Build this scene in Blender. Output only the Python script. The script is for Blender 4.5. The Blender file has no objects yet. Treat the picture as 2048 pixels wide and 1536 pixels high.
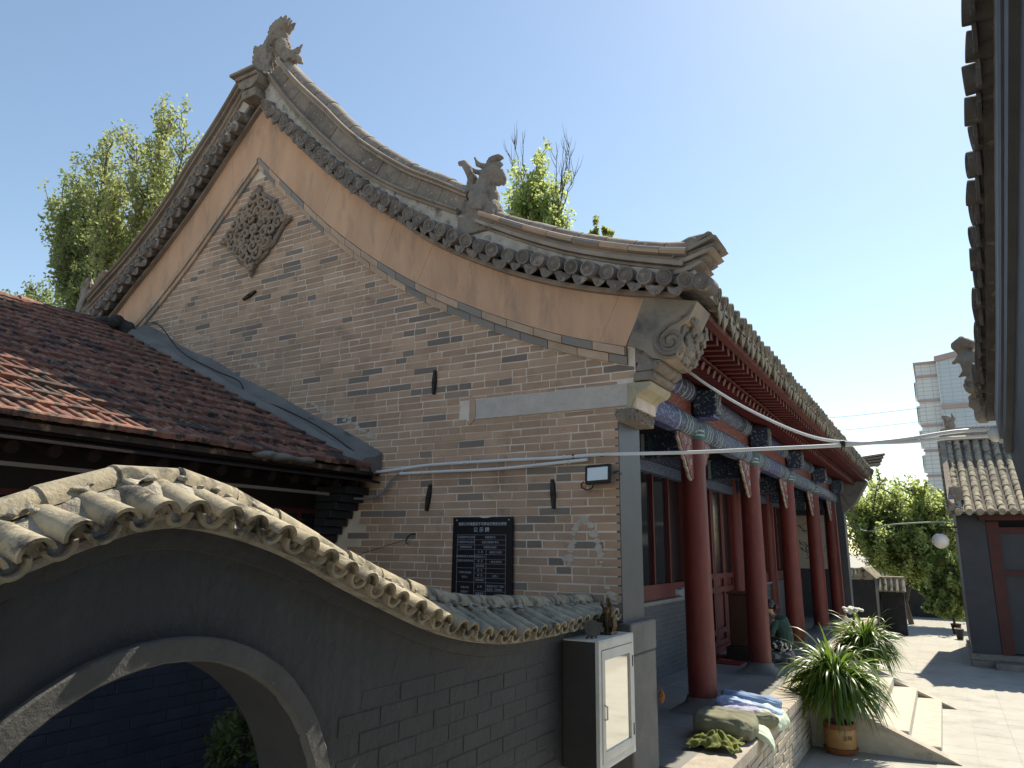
import bpy, math, random
import numpy as np
from mathutils import Vector, Matrix, Quaternion
random.seed(7)
R = math.radians
sc = bpy.context.scene
col = sc.collection

# ------------------------------------------------------------------ camera
cam_d = bpy.data.cameras.new('camera')
cam = bpy.data.objects.new('camera', cam_d)
col.objects.link(cam)
CR = Matrix(((0.8641332, 0.10165597, 0.49288932), (0.50313123, -0.19692825, -0.84147384), (0.011523, 0.97513349, -0.22131853)))
cam.matrix_world = Matrix.Translation((0, 0, 2.8)) @ CR.to_4x4()
cam_d.sensor_width = 36.0
cam_d.lens = 25.3125
cam_d.clip_end = 3000
cam_d.clip_start = 0.05
sc.camera = cam

# ------------------------------------------------------------------ sky and sun
SUN = Vector((0.175, 0.78, 1.0)).normalized()
w = bpy.data.worlds.new('World')
sc.world = w
w.use_nodes = True
nt = w.node_tree
bg = nt.nodes['Background']
sky = nt.nodes.new('ShaderNodeTexSky')
sky.sky_type = 'NISHITA'
sky.sun_disc = False
sky.sun_elevation = math.asin(SUN.z)
sky.sun_rotation = math.atan2(SUN.x, SUN.y)
sky.air_density = 1.0
sky.dust_density = 0.30
sky.ozone_density = 1.0
nt.links.new(sky.outputs[0], bg.inputs[0])
bg.inputs[1].default_value = 0.110
sl = bpy.data.lights.new('sun', 'SUN')
sl.energy = 4.2
sl.angle = R(0.5)
sl.color = (1.0, 0.94, 0.84)
so = bpy.data.objects.new('sun', sl)
col.objects.link(so)
so.rotation_euler = SUN.to_track_quat('Z', 'Y').to_euler()
so.location = (5, 30, 40)

vs = sc.view_settings
vs.view_transform = 'Standard'
vs.look = 'None'
vs.exposure = 0.92
vs.gamma = 1.0
vs.use_white_balance = True
vs.white_balance_temperature = 7150
vs.white_balance_tint = 5
vs.use_curve_mapping = False
sc.render.engine = 'CYCLES'
sc.cycles.use_denoising = True
sc.cycles.max_bounces = 8
sc.cycles.diffuse_bounces = 5
sc.cycles.transparent_max_bounces = 6

# ------------------------------------------------------------------ mesh helpers
class MB:
    def __init__(s):
        s.v = []; s.f = []
    def add(s, vs, fs):
        o = len(s.v)
        s.v += [tuple(float(c) for c in v) for v in vs]
        s.f += [tuple(i + o for i in f) for f in fs]
        return s
    def box(s, x0, x1, y0, y1, z0, z1, b=0):
        if b:
            # chamfered box: 24 verts -> use three nested slabs hull
            vs = []; X = (x0, x1); Y = (y0, y1); Z = (z0, z1)
            idx = {}
            for i in (0, 1):
                for j in (0, 1):
                    for k in (0, 1):
                        sx, sy, sz = (1, -1)[i], (1, -1)[j], (1, -1)[k]
                        for a in range(3):
                            p = [X[i] + sx * b, Y[j] + sy * b, Z[k] + sz * b]
                            p[a] = (X[i], Y[j], Z[k])[a]
                            idx[i, j, k, a] = len(vs); vs.append(p)
            g = lambda i, j, k, a: idx[i, j, k, a]
            fs = []
            for i in (0, 1):
                q = [g(i, 0, 0, 0), g(i, 1, 0, 0), g(i, 1, 1, 0), g(i, 0, 1, 0)]; fs.append(q if i else q[::-1])
                q = [g(0, i, 0, 1), g(0, i, 1, 1), g(1, i, 1, 1), g(1, i, 0, 1)]; fs.append(q if i else q[::-1])
                q = [g(0, 0, i, 2), g(1, 0, i, 2), g(1, 1, i, 2), g(0, 1, i, 2)]; fs.append(q if i else q[::-1])
            for i in (0, 1):
                for j in (0, 1):
                    fs.append([g(i, j, 0, 0), g(i, j, 1, 0), g(i, j, 1, 1), g(i, j, 0, 1)])
                    fs.append([g(i, 0, j, 0), g(i, 1, j, 0), g(i, 1, j, 2), g(i, 0, j, 2)])
                    fs.append([g(0, i, j, 1), g(1, i, j, 1), g(1, i, j, 2), g(0, i, j, 2)])
                    for k in (0, 1):
                        fs.append([g(i, j, k, 0), g(i, j, k, 1), g(i, j, k, 2)])
            return s.add(vs, fs)
        vs = [(x0, y0, z0), (x1, y0, z0), (x1, y1, z0), (x0, y1, z0), (x0, y0, z1), (x1, y0, z1), (x1, y1, z1), (x0, y1, z1)]
        return s.add(vs, [(0, 3, 2, 1), (4, 5, 6, 7), (0, 1, 5, 4), (1, 2, 6, 5), (2, 3, 7, 6), (3, 0, 4, 7)])
    def hexa(s, p):
        return s.add(p, [(0, 3, 2, 1), (4, 5, 6, 7), (0, 1, 5, 4), (1, 2, 6, 5), (2, 3, 7, 6), (3, 0, 4, 7)])
    def prism(s, poly, axis, a, b):
        n = len(poly)
        def P(u, v, t):
            return {'x': (t, u, v), 'y': (u, t, v), 'z': (u, v, t)}[axis]
        vs = [P(u, v, a) for u, v in poly] + [P(u, v, b) for u, v in poly]
        fs = [tuple(range(n - 1, -1, -1)), tuple(range(n, 2 * n))] + [(i, (i + 1) % n, (i + 1) % n + n, i + n) for i in range(n)]
        return s.add(vs, fs)
    def tube(s, path, r, n=8, caps=True, up=None):
        path = [Vector(p) for p in path]
        m = len(path)
        rs = [r] * m if isinstance(r, (int, float)) else r
        rings = []
        ref = None
        for i, p in enumerate(path):
            t = (path[min(i + 1, m - 1)] - path[max(i - 1, 0)])
            if t.length < 1e-9: t = Vector((0, 0, 1))
            t.normalize()
            if ref is None:
                ref = Vector((0, 0, 1)) if abs(t.z) < .9 else Vector((1, 0, 0))
            u = (ref - t * ref.dot(t))
            if u.length < 1e-6: u = t.orthogonal()
            u.normalize(); ref = u
            v = t.cross(u)
            rings.append([p + (u * math.cos(2 * math.pi * k / n) + v * math.sin(2 * math.pi * k / n)) * rs[i] for k in range(n)])
        vs = [q for rg in rings for q in rg]
        fs = [(i * n + k, i * n + (k + 1) % n, (i + 1) * n + (k + 1) % n, (i + 1) * n + k) for i in range(m - 1) for k in range(n)]
        if caps:
            fs += [tuple(range(n - 1, -1, -1)), tuple((m - 1) * n + k for k in range(n))]
        return s.add(vs, fs)
    def lathe(s, prof, c=(0, 0, 0), n=16, axis='z', caps=True):
        c = Vector(c); vs = []
        for r, h in prof:
            for k in range(n):
                a = 2 * math.pi * k / n
                u, v = r * math.cos(a), r * math.sin(a)
                d = {'z': (u, v, h), 'y': (u, h, v), 'x': (h, u, v)}[axis]
                vs.append(c + Vector(d))
        m = len(prof)
        fs = [(i * n + k, i * n + (k + 1) % n, (i + 1) * n + (k + 1) % n, (i + 1) * n + k) for i in range(m - 1) for k in range(n)]
        if caps:
            fs += [tuple(range(n - 1, -1, -1)), tuple((m - 1) * n + k for k in range(n))]
        return s.add(vs, fs)
    def ell(s, c, r, n=12, m=8, rot=None):
        c = Vector(c)
        r = (r, r, r) if isinstance(r, (int, float)) else r
        vs = []
        for i in range(1, m):
            th = math.pi * i / m
            for k in range(n):
                a = 2 * math.pi * k / n
                vs.append(Vector((r[0] * math.sin(th) * math.cos(a), r[1] * math.sin(th) * math.sin(a), r[2] * math.cos(th))))
        vs += [Vector((0, 0, r[2])), Vector((0, 0, -r[2]))]
        if rot is not None: vs = [rot @ v for v in vs]
        vs = [c + v for v in vs]
        fs = [(i * n + k, (i + 1) * n + k, (i + 1) * n + (k + 1) % n, i * n + (k + 1) % n) for i in range(m - 2) for k in range(n)]
        t = (m - 1) * n
        fs += [(t, k, (k + 1) % n) for k in range(n)] + [(t + 1, (m - 2) * n + (k + 1) % n, (m - 2) * n + k) for k in range(n)]
        return s.add(vs, fs)
    def sweep(s, path, prof, frame, closed=True, caps=True):
        """prof: list of (a, b); frame(i) -> (origin, A, B) vectors"""
        n = len(prof); m = len(path); vs = []
        for i in range(m):
            o, A, B = frame(i)
            vs += [o + A * a + B * b for a, b in prof]
        kk = n if closed else n - 1
        fs = [(i * n + k, i * n + (k + 1) % n, (i + 1) * n + (k + 1) % n, (i + 1) * n + k) for i in range(m - 1) for k in range(kk)]
        if caps and closed:
            fs += [tuple(range(n - 1, -1, -1)), tuple((m - 1) * n + k for k in range(n))]
        return s.add(vs, fs)
    def xf(s, mat):
        s.v = [tuple(mat @ Vector(v)) for v in s.v]
        return s
    def join(s, o):
        return s.add(o.v, o.f)
    def mesh(s, name, mat=None, smooth=False, org=(0, 0, 0)):
        me = bpy.data.meshes.new(name)
        ox, oy, oz = org
        me.from_pydata([(a - ox, b - oy, c - oz) for a, b, c in s.v], [], s.f)
        me.validate()
        if mat: me.materials.append(mat)
        if smooth:
            me.polygons.foreach_set('use_smooth', [True] * len(me.polygons))
            if smooth != 'all':
                try: me.set_sharp_from_angle(angle=R(smooth if smooth is not True else 40))
                except Exception: pass
        me.update()
        return me
    def build(s, name, mat, parent=None, smooth=False, kind=None):
        org = root_loc(parent)
        me = s.mesh(name, mat, smooth, org)
        return put(name, me, parent, kind=kind)

def fixn(mb):
    return mb

def root_loc(o):
    l = Vector((0, 0, 0))
    while o is not None:
        l = l + o.location; o = o.parent
    return l

def put(name, me, parent=None, loc=None, rot=None, kind=None, mat4=None):
    """link a mesh datablock as an object; loc/mat4 are world when given"""
    o = bpy.data.objects.new(name, me)
    col.objects.link(o)
    if parent is not None: o.parent = parent
    if mat4 is not None:
        o.matrix_basis = Matrix.Translation(-root_loc(parent)) @ mat4 if parent is not None else mat4
    elif loc is not None:
        o.location = Vector(loc) - root_loc(parent) if parent is not None else Vector(loc)
        if rot is not None: o.rotation_euler = rot
    if kind: o['kind'] = kind
    return o

def tag(o, label, cat, group=None, kind=None):
    o['label'] = label; o['category'] = cat
    if group: o['group'] = group
    if kind: o['kind'] = kind
    return o

def thing(name, loc, label, cat, group=None):
    o = bpy.data.objects.new(name, None)
    col.objects.link(o)
    o.location = loc
    o.empty_display_size = .2
    return tag(o, label, cat, group)

def frame4(o, a, b, c):
    """4x4 from origin and three axis vectors"""
    m = Matrix.Identity(4)
    for i, v in enumerate((a, b, c)):
        for j in range(3): m[j][i] = v[j]
    for j in range(3): m[j][3] = o[j]
    return m

def curve(pts):
    xs = np.array([p[0] for p in pts], float); ys = np.array([p[1] for p in pts], float)
    d = np.diff(ys) / np.diff(xs)
    mm = np.concatenate([[d[0]], (d[:-1] + d[1:]) / 2, [d[-1]]])
    def f(x):
        x = float(x)
        if x <= xs[0]: return float(ys[0] + mm[0] * (x - xs[0]))
        if x >= xs[-1]: return float(ys[-1] + mm[-1] * (x - xs[-1]))
        i = int(np.searchsorted(xs, x) - 1)
        h = xs[i + 1] - xs[i]; t = (x - xs[i]) / h
        return float((2*t**3-3*t*t+1)*ys[i] + (t**3-2*t*t+t)*h*mm[i] + (-2*t**3+3*t*t)*ys[i+1] + (t**3-t*t)*h*mm[i+1])
    return f

# ------------------------------------------------------------------ materials
def mat(name, c1, c2=None, scale=5.0, c3=None, s3=2.0, thr=(.55, .65), rough=.8, bump=.3, bscale=60, rnd=0.0,
        metal=0.0, odd=None, odd_at=.9, spec=.4, c4=None, s4=30, thr4=(.6, .68), stretch=None, bdist=.01, coat=0.0, rmix=0.0):
    m = bpy.data.materials.new(name)
    m.use_nodes = True
    t = m.node_tree; N = t.nodes; L = t.links
    b = N['Principled BSDF']
    b.inputs['Roughness'].default_value = rough
    b.inputs['Metallic'].default_value = metal
    b.inputs['Specular IOR Level'].default_value = spec
    b.inputs['Coat Weight'].default_value = coat
    geo = N.new('ShaderNodeNewGeometry')
    pos = geo.outputs['Position']
    if stretch:
        mp = N.new('ShaderNodeMapping'); mp.inputs['Scale'].default_value = stretch
        L.new(pos, mp.inputs[0]); pos = mp.outputs[0]
    def noise(sc_, det=6, rg=.6):
        n = N.new('ShaderNodeTexNoise'); n.inputs['Scale'].default_value = sc_; n.inputs['Detail'].default_value = det
        n.inputs['Roughness'].default_value = rg
        L.new(pos, n.inputs['Vector']); return n.outputs['Fac']
    def mix(fac, a, c):
        n = N.new('ShaderNodeMix'); n.data_type = 'RGBA'
        if fac is not None:
            if isinstance(fac, float): n.inputs[0].default_value = fac
            else: L.new(fac, n.inputs[0])
        for sock, v in ((n.inputs[6], a), (n.inputs[7], c)):
            if isinstance(v, tuple): sock.default_value = (*v, 1)
            else: L.new(v, sock)
        return n.outputs[2]
    def ramp(x, lo, hi):
        n = N.new('ShaderNodeMapRange'); n.inputs[1].default_value = lo; n.inputs[2].default_value = hi
        L.new(x, n.inputs[0]); return n.outputs[0]
    c = c1
    if c2: c = mix(ramp(noise(scale), .35, .65), c1, c2)
    rv = None
    if rnd or odd:
        oi = N.new('ShaderNodeObjectInfo')
        ad = N.new('ShaderNodeMath'); ad.operation = 'ADD'
        L.new(oi.outputs['Random'], ad.inputs[0]); L.new(geo.outputs['Random Per Island'], ad.inputs[1])
        fr = N.new('ShaderNodeMath'); fr.operation = 'FRACT'; L.new(ad.outputs[0], fr.inputs[0]); rv = fr.outputs[0]
    if odd: c = mix(ramp(rv, odd_at, odd_at + .03), c, odd)
    if rnd:
        wn = N.new('ShaderNodeTexWhiteNoise'); wn.noise_dimensions = '1D'; L.new(rv, wn.inputs['W'])
        hs = N.new('ShaderNodeHueSaturation')
        vr = N.new('ShaderNodeMapRange'); vr.inputs[3].default_value = 1 - rnd; vr.inputs[4].default_value = 1 + rnd
        L.new(wn.outputs['Value'], vr.inputs[0]); L.new(vr.outputs[0], hs.inputs['Value'])
        if isinstance(c, tuple): hs.inputs['Color'].default_value = (*c, 1)
        else: L.new(c, hs.inputs['Color'])
        c = hs.outputs[0]
    if c3: c = mix(ramp(noise(s3, 8, .65), *thr), c, c3)
    if c4: c = mix(ramp(noise(s4, 4, .6), *thr4), c, c4)
    if isinstance(c, tuple): b.inputs['Base Color'].default_value = (*c, 1)
    else: L.new(c, b.inputs['Base Color'])
    if rmix:
        rr = N.new('ShaderNodeMapRange'); rr.inputs[3].default_value = rough - rmix; rr.inputs[4].default_value = rough + rmix
        L.new(noise(9), rr.inputs[0]); L.new(rr.outputs[0], b.inputs['Roughness'])
    if bump:
        bm = N.new('ShaderNodeBump'); bm.inputs['Strength'].default_value = bump; bm.inputs['Distance'].default_value = bdist
        L.new(noise(bscale, 8, .65), bm.inputs['Height']); L.new(bm.outputs[0], b.inputs['Normal'])
    return m

def flat(name, c, rough=.5, metal=0.0, spec=.5, **k):
    return mat(name, c, None, rough=rough, metal=metal, spec=spec, bump=k.pop('bump', 0), **k)

m_brick = mat('gable_brick', (.525, .34, .235), (.425, .275, .19), 2.6, c3=(.27, .18, .13), s3=4.2, thr=(.56, .74), c4=(.33, .225, .165), s4=.8, thr4=(.50, .82), rough=.9, bump=.5, bscale=45, rnd=.14, odd=(.225, .18, .152), odd_at=.875)
m_mortar = mat('lime_mortar', (.80, .69, .59), (.60, .48, .39), 2.5, rough=.95, bump=.6, bscale=70)
m_board = mat('ochre_stone', (.66, .40, .26), (.55, .33, .215), 2.0, c3=(.36, .24, .17), s3=2.6, thr=(.50, .76), c4=(.30, .20, .14), s4=20, thr4=(.68, .74), rough=.88, bump=.4, bscale=50, rnd=.02, stretch=(1.6, 1, .45))
m_mould = mat('moulding_brick', (.55, .385, .275), (.45, .31, .22), 4, rough=.9, bump=.4, rnd=.10, odd=(.27, .235, .21), odd_at=.8)
m_grey = mat('weathered_grey_brick', (.30, .24, .195), (.20, .163, .138), 4, c3=(.12, .11, .11), s3=6, thr=(.58, .7), c4=(.45, .40, .35), s4=18, thr4=(.6, .66), rough=.92, bump=.6, bscale=45, rnd=.18)
m_rmould = mat('ridge_moulding_clay', (.37, .29, .23), (.27, .215, .175), 3, c3=(.17, .15, .145), s3=4, thr=(.57, .7), rough=.92, bump=.6, bscale=40, rnd=.1)
m_vtile = mat('verge_tile_clay', (.25, .21, .185), (.15, .13, .118), 6, c3=(.36, .31, .27), s3=9, thr=(.56, .66), rough=.9, bump=.6, bscale=50, rnd=.2)
m_plaster = mat('old_white_plaster', (.56, .50, .44), (.42, .365, .32), 5, c3=(.17, .15, .14), s3=6, thr=(.52, .64), rough=.95, bump=.8, bscale=22, bdist=.02)
m_carve = mat('carved_grey_stone', (.31, .26, .215), (.215, .18, .155), 6, c3=(.09, .08, .073), s3=7, thr=(.55, .68), rough=.9, bump=.9, bscale=26, bdist=.03)
m_medal = mat('medallion_clay', (.33, .245, .18), (.25, .19, .145), 6, rough=.9, bump=.5)
m_slab = mat('pale_granite', (.58, .505, .45), (.50, .435, .39), 8, c4=(.30, .26, .25), s4=55, thr4=(.62, .68), rough=.85, bump=.2, bscale=120)
m_paintgrey = mat('blue_grey_paint', (.068, .075, .090), (.055, .061, .075), 3, c4=(.2, .2, .21), s4=45, thr4=(.7, .72), rough=.42, bump=.25, bscale=35)
m_darkwall = mat('charcoal_wall_paint', (.054, .057, .064), (.041, .043, .05), 1.5, c3=(.08, .08, .083), s3=3.5, thr=(.58, .8), rough=.62, bump=.8, bscale=14, bdist=.02, rnd=.08)
m_trim = mat('grey_cement_trim', (.12, .118, .115), (.085, .084, .083), 5, c4=(.16, .155, .145), s4=35, thr4=(.68, .71), rough=.7, bump=.7, bscale=28)
m_cope = mat('coping_tile_clay', (.42, .36, .26), (.27, .235, .175), 9, c3=(.07, .064, .056), s3=6, thr=(.51, .64), c4=(.47, .39, .24), s4=13, thr4=(.62, .7), rough=.92, bump=.6, bscale=50, rnd=.14)
m_copemor = mat('coping_mortar', (.46, .42, .36), (.36, .325, .27), 8, c3=(.24, .21, .17), s3=9, thr=(.5, .62), rough=.95, bump=1.0, bscale=24, bdist=.03)
m_rtile = mat('red_clay_roof_tile', (.27, .125, .085), (.17, .075, .055), 5, c3=(.045, .038, .037), s3=7.5, thr=(.51, .60), c4=(.44, .29, .18), s4=7, thr4=(.56, .74), rough=.85, bump=.6, bscale=50, rnd=.28, odd=(.09, .06, .05), odd_at=.90)
m_cement = mat('grey_cement', (.225, .21, .195), (.175, .165, .155), 3, c3=(.09, .088, .088), s3=4, thr=(.58, .7), rough=.9, bump=.5, bscale=40)
m_red = mat('dark_red_lacquer', (.16, .028, .022), (.11, .019, .016), 2.5, c3=(.18, .045, .036), s3=7, thr=(.54, .72), c4=(.30, .12, .08), s4=24, thr4=(.73, .75), rough=.5, bump=.3, bscale=16, rmix=.12, stretch=(2.2, 2.2, .5))
m_eavetile = mat('olive_brown_eave_clay', (.27, .235, .18), (.175, .152, .12), 7, c3=(.06, .056, .05), s3=7, thr=(.52, .64), rough=.92, bump=.6, bscale=50, rnd=.2)
m_redwood = mat('dull_red_wood_paint', (.115, .022, .020), (.085, .016, .016), 3, rough=.55, bump=.2, bscale=30, rnd=.1)
m_reddark = mat('soffit_red_paint', (.10, .014, .014), (.075, .011, .012), 3, rough=.6, bump=.2)
m_navy = mat('navy_painted_beam', (.02, .03, .085), (.028, .05, .075), 16, c4=(.26, .29, .33), s4=26, thr4=(.57, .61), rough=.55, bump=.1)
m_blue = mat('violet_blue_paint', (.030, .038, .15), (.022, .03, .105), 8, c4=(.26, .29, .38), s4=30, thr4=(.57, .61), rough=.5, bump=.05)
m_white = mat('faded_white_paint', (.37, .40, .43), (.28, .32, .36), 12, rough=.6, bump=.1)
m_green = mat('faded_green_paint', (.035, .085, .08), (.05, .12, .11), 10, rough=.6, bump=.1)
m_lightblue = mat('pale_blue_paint', (.06, .085, .155), (.045, .065, .12), 10, c4=(.30, .33, .38), s4=34, thr4=(.57, .61), rough=.6, bump=.1)
m_redpat = mat('red_panel_paint', (.18, .032, .024), (.13, .025, .02), 9, c4=(.33, .24, .20), s4=36, thr4=(.58, .61), rough=.6, bump=.1)
m_base = mat('dark_base_stone', (.17, .162, .152), (.13, .125, .12), 5, c3=(.09, .085, .08), s3=5, thr=(.56, .7), rough=.85, bump=.5, bscale=40)
m_floor = mat('grey_stone_floor', (.215, .21, .20), (.17, .167, .162), 2.2, c3=(.22, .21, .2), s3=2.5, thr=(.58, .72), rough=.75, bump=.3, bscale=30, rnd=.07)
m_pave = mat('pale_paving', (.405, .385, .35), (.355, .335, .305), 1.5, c3=(.28, .262, .235), s3=1.4, thr=(.52, .72), rough=.85, bump=.3, bscale=40, rnd=.025)
m_joint = mat('sandy_joint', (.36, .34, .305), (.31, .29, .26), 4, rough=.95, bump=.4)
m_edge = mat('worn_edge_stone', (.46, .40, .335), (.36, .31, .26), 6, c4=(.22, .17, .13), s4=38, thr4=(.62, .68), rough=.9, bump=.7, bscale=40, rnd=.1)
m_pbrick = mat('platform_brick', (.44, .385, .31), (.36, .31, .25), 5, c3=(.25, .215, .18), s3=4, thr=(.57, .7), rough=.92, bump=.5, rnd=.14)
m_step = mat('step_stone', (.52, .47, .40), (.43, .385, .325), 4, rough=.9, bump=.4, rnd=.06, stretch=(1, 3, 6))
m_iron = mat('black_iron', (.016, .015, .015), (.03, .022, .018), 9, rough=.6, bump=.4)
m_pvc = mat('white_conduit', (.74, .74, .735), (.66, .66, .65), 3, rough=.4, bump=.05)
m_cable = flat('black_cable', (.018, .018, .02), .6)
m_alu = mat('white_aluminium', (.66, .655, .62), (.58, .57, .53), 6, rough=.4, bump=.05)
m_glassdark = flat('dark_window_glass', (.012, .013, .016), .08, spec=.6)
m_curtain = mat('dim_curtain', (.10, .10, .115), (.16, .16, .17), 3, rough=.9, bump=.2, stretch=(1, 8, .4))
m_glassmirror = mat('reflective_door_glass', (.80, .79, .74), None, metal=1.0, rough=.04, bump=.03, bscale=3, bdist=.02)
m_bronze = mat('aged_bronze', (.16, .105, .05), (.05, .035, .022), 40, rough=.45, metal=.7, bump=.3, bscale=90)
m_leaf = mat('leaf_green', (.17, .19, .08), (.11, .13, .055), 3, rough=.55, bump=0, rnd=.25, spec=.4)
m_blade = mat('dracaena_leaf', (.085, .145, .028), (.05, .09, .02), 4, rough=.38, bump=0, rnd=.3, spec=.5)
m_bark = mat('grey_bark', (.16, .125, .10), (.10, .08, .065), 8, rough=.95, bump=.8, bscale=25)
m_smear = mat('faint_lime_wash', (.60, .51, .43), (.50, .41, .34), 9, rough=.95, bump=.6, bscale=40)
m_skin = flat('skin', (.50, .29, .20), .55)
m_hair = flat('black_hair', (.012, .011, .012), .4)

def translucent(m, col_, w_=.35):
    t = m.node_tree; N = t.nodes; L = t.links
    b = N['Principled BSDF']; out = [n for n in N if n.type == 'OUTPUT_MATERIAL'][0]
    tr = N.new('ShaderNodeBsdfTranslucent'); tr.inputs[0].default_value = (*col_, 1)
    mx = N.new('ShaderNodeMixShader'); mx.inputs[0].default_value = w_
    L.new(b.outputs[0], mx.inputs[1]); L.new(tr.outputs[0], mx.inputs[2]); L.new(mx.outputs[0], out.inputs[0])
translucent(m_leaf, (.44, .48, .18), .55)
translucent(m_blade, (.20, .32, .04), .35)
# ------------------------------------------------------------------ ground
g = MB()
g.add([(-400, -200, 0), (400, -200, 0), (400, 800, 0), (-400, 800, 0)], [(0, 1, 2, 3)])
ground = g.build('courtyard_ground', m_joint)
tag(ground, 'pale paved courtyard ground running between the halls', 'ground', kind='structure')
pm = MB().box(-.2505, .2505, -.2505, .2505, 0, .004).mesh('paving_slab', m_pave)
for i in range(8):
    for j in range(46):
        x, y = -1.62 + .504 * i, 10.6 + .504 * j 
        if x < .1 - .25 and 12.0 < y < 16.8 and x < -.05: continue
        if len(ground.children) >= 298: continue
        if x > .25 and y > 22.3: continue
        put('paving_slab', pm, ground, loc=(x, y, .002), rot=(random.uniform(-.003, .003), random.uniform(-.003, .003), 0))

# ------------------------------------------------------------------ temple hall: shell
X0, YG, YF = -8.2, 6.5, 25.5
hall = thing('temple_hall', (X0, 16.0, 0), 'large old brick temple hall with swept tiled gable roof and red columned veranda', 'temple')
Bf = curve([(0, 9.22), (.5, 8.72), (1.14, 8.06), (1.67, 7.58), (2.32, 7.06), (2.72, 6.77), (3.17, 6.42), (3.9, 5.98), (4.62, 5.63), (5.33, 5.37), (5.92, 5.21), (6.3, 5.13)])
M1f = curve([(0, 8.42), (.6, 7.85), (.94, 7.53), (1.45, 7.06), (2.02, 6.60), (2.43, 6.3), (2.99, 5.93), (3.7, 5.54), (4.39, 5.21), (5.06, 4.94), (5.71, 4.74), (6, 4.66)])
Df = curve([(0, 9.38), (.31, 9.06), (1.13, 8.29), (1.57, 7.88), (2.0, 7.49), (2.63, 7.0), (2.98, 6.75), (3.41, 6.46), (3.76, 6.24), (4.35, 5.93), (4.76, 5.77), (5.1, 5.64), (5.5, 5.5), (5.88, 5.38), (6.28, 5.27), (6.6, 5.19)])
R0f = curve([(0, 9.86), (.22, 9.57), (.78, 8.88), (1.53, 8.1), (2.21, 7.49), (2.81, 7.07), (3.62, 6.62), (4.17, 6.32), (4.66, 6.06), (5.2, 5.81), (5.75, 5.61), (6.35, 5.43), (6.7, 5.34)])
R1f = curve([(0, 10.55), (.37, 10.09), (.79, 9.6), (1.18, 9.18), (1.52, 8.78), (1.94, 8.35), (2.74, 7.65), (3.31, 7.27), (3.68, 7.03), (4.1, 6.75)])
R2f = curve([(3.7, 6.82), (4.17, 6.57), (4.63, 6.34), (5.17, 6.09), (5.73, 5.88), (6.1, 5.77), (6.3, 5.73), (6.7, 5.70)])

def slope(f, s, e=.02): return (f(s + e) - f(s - e)) / (2 * e)

# gable backing wall (lime mortar) with front end return
pts = [(-14.2, 0), (-2.6, 0), (-2.6, 4.62), (-2.48, 4.62), (-2.3, 5.05)]
for i in range(60): pts.append((-2.4 - (X0 * -1 - 2.4) * i / 59.0, 0))
pts = pts[:5]
for i in range(0, 41):
    s = 5.9 * (1 - i / 40.0); pts.append((X0 + s, Bf(s)))
for i in range(1, 41):
    s = 6.0 * i / 40.0; pts.append((X0 - s, Bf(s)))
gw = MB().prism(pts[::-1], 'y', YG, 7.05).build('gable_wall', m_mortar, hall)
# far gable, mostly hidden
fp = [(-14.2, 0), (-2.6, 0), (-2.6, 4.1), (-2.3, 4.5), (-1.85, 5.0)] + [(X0 + 6.2 * (1 - i / 20.0), Bf(6.2 * (1 - i / 20.0)) - .05) for i in range(21)] + [(X0 - 6.0 * i / 20.0, Bf(6.0 * i / 20.0) - .05) for i in range(1, 21)]
fg = MB().prism(fp[::-1], 'y', YF, YF + .6).build('far_gable_wall', m_paintgrey, hall)

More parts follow.
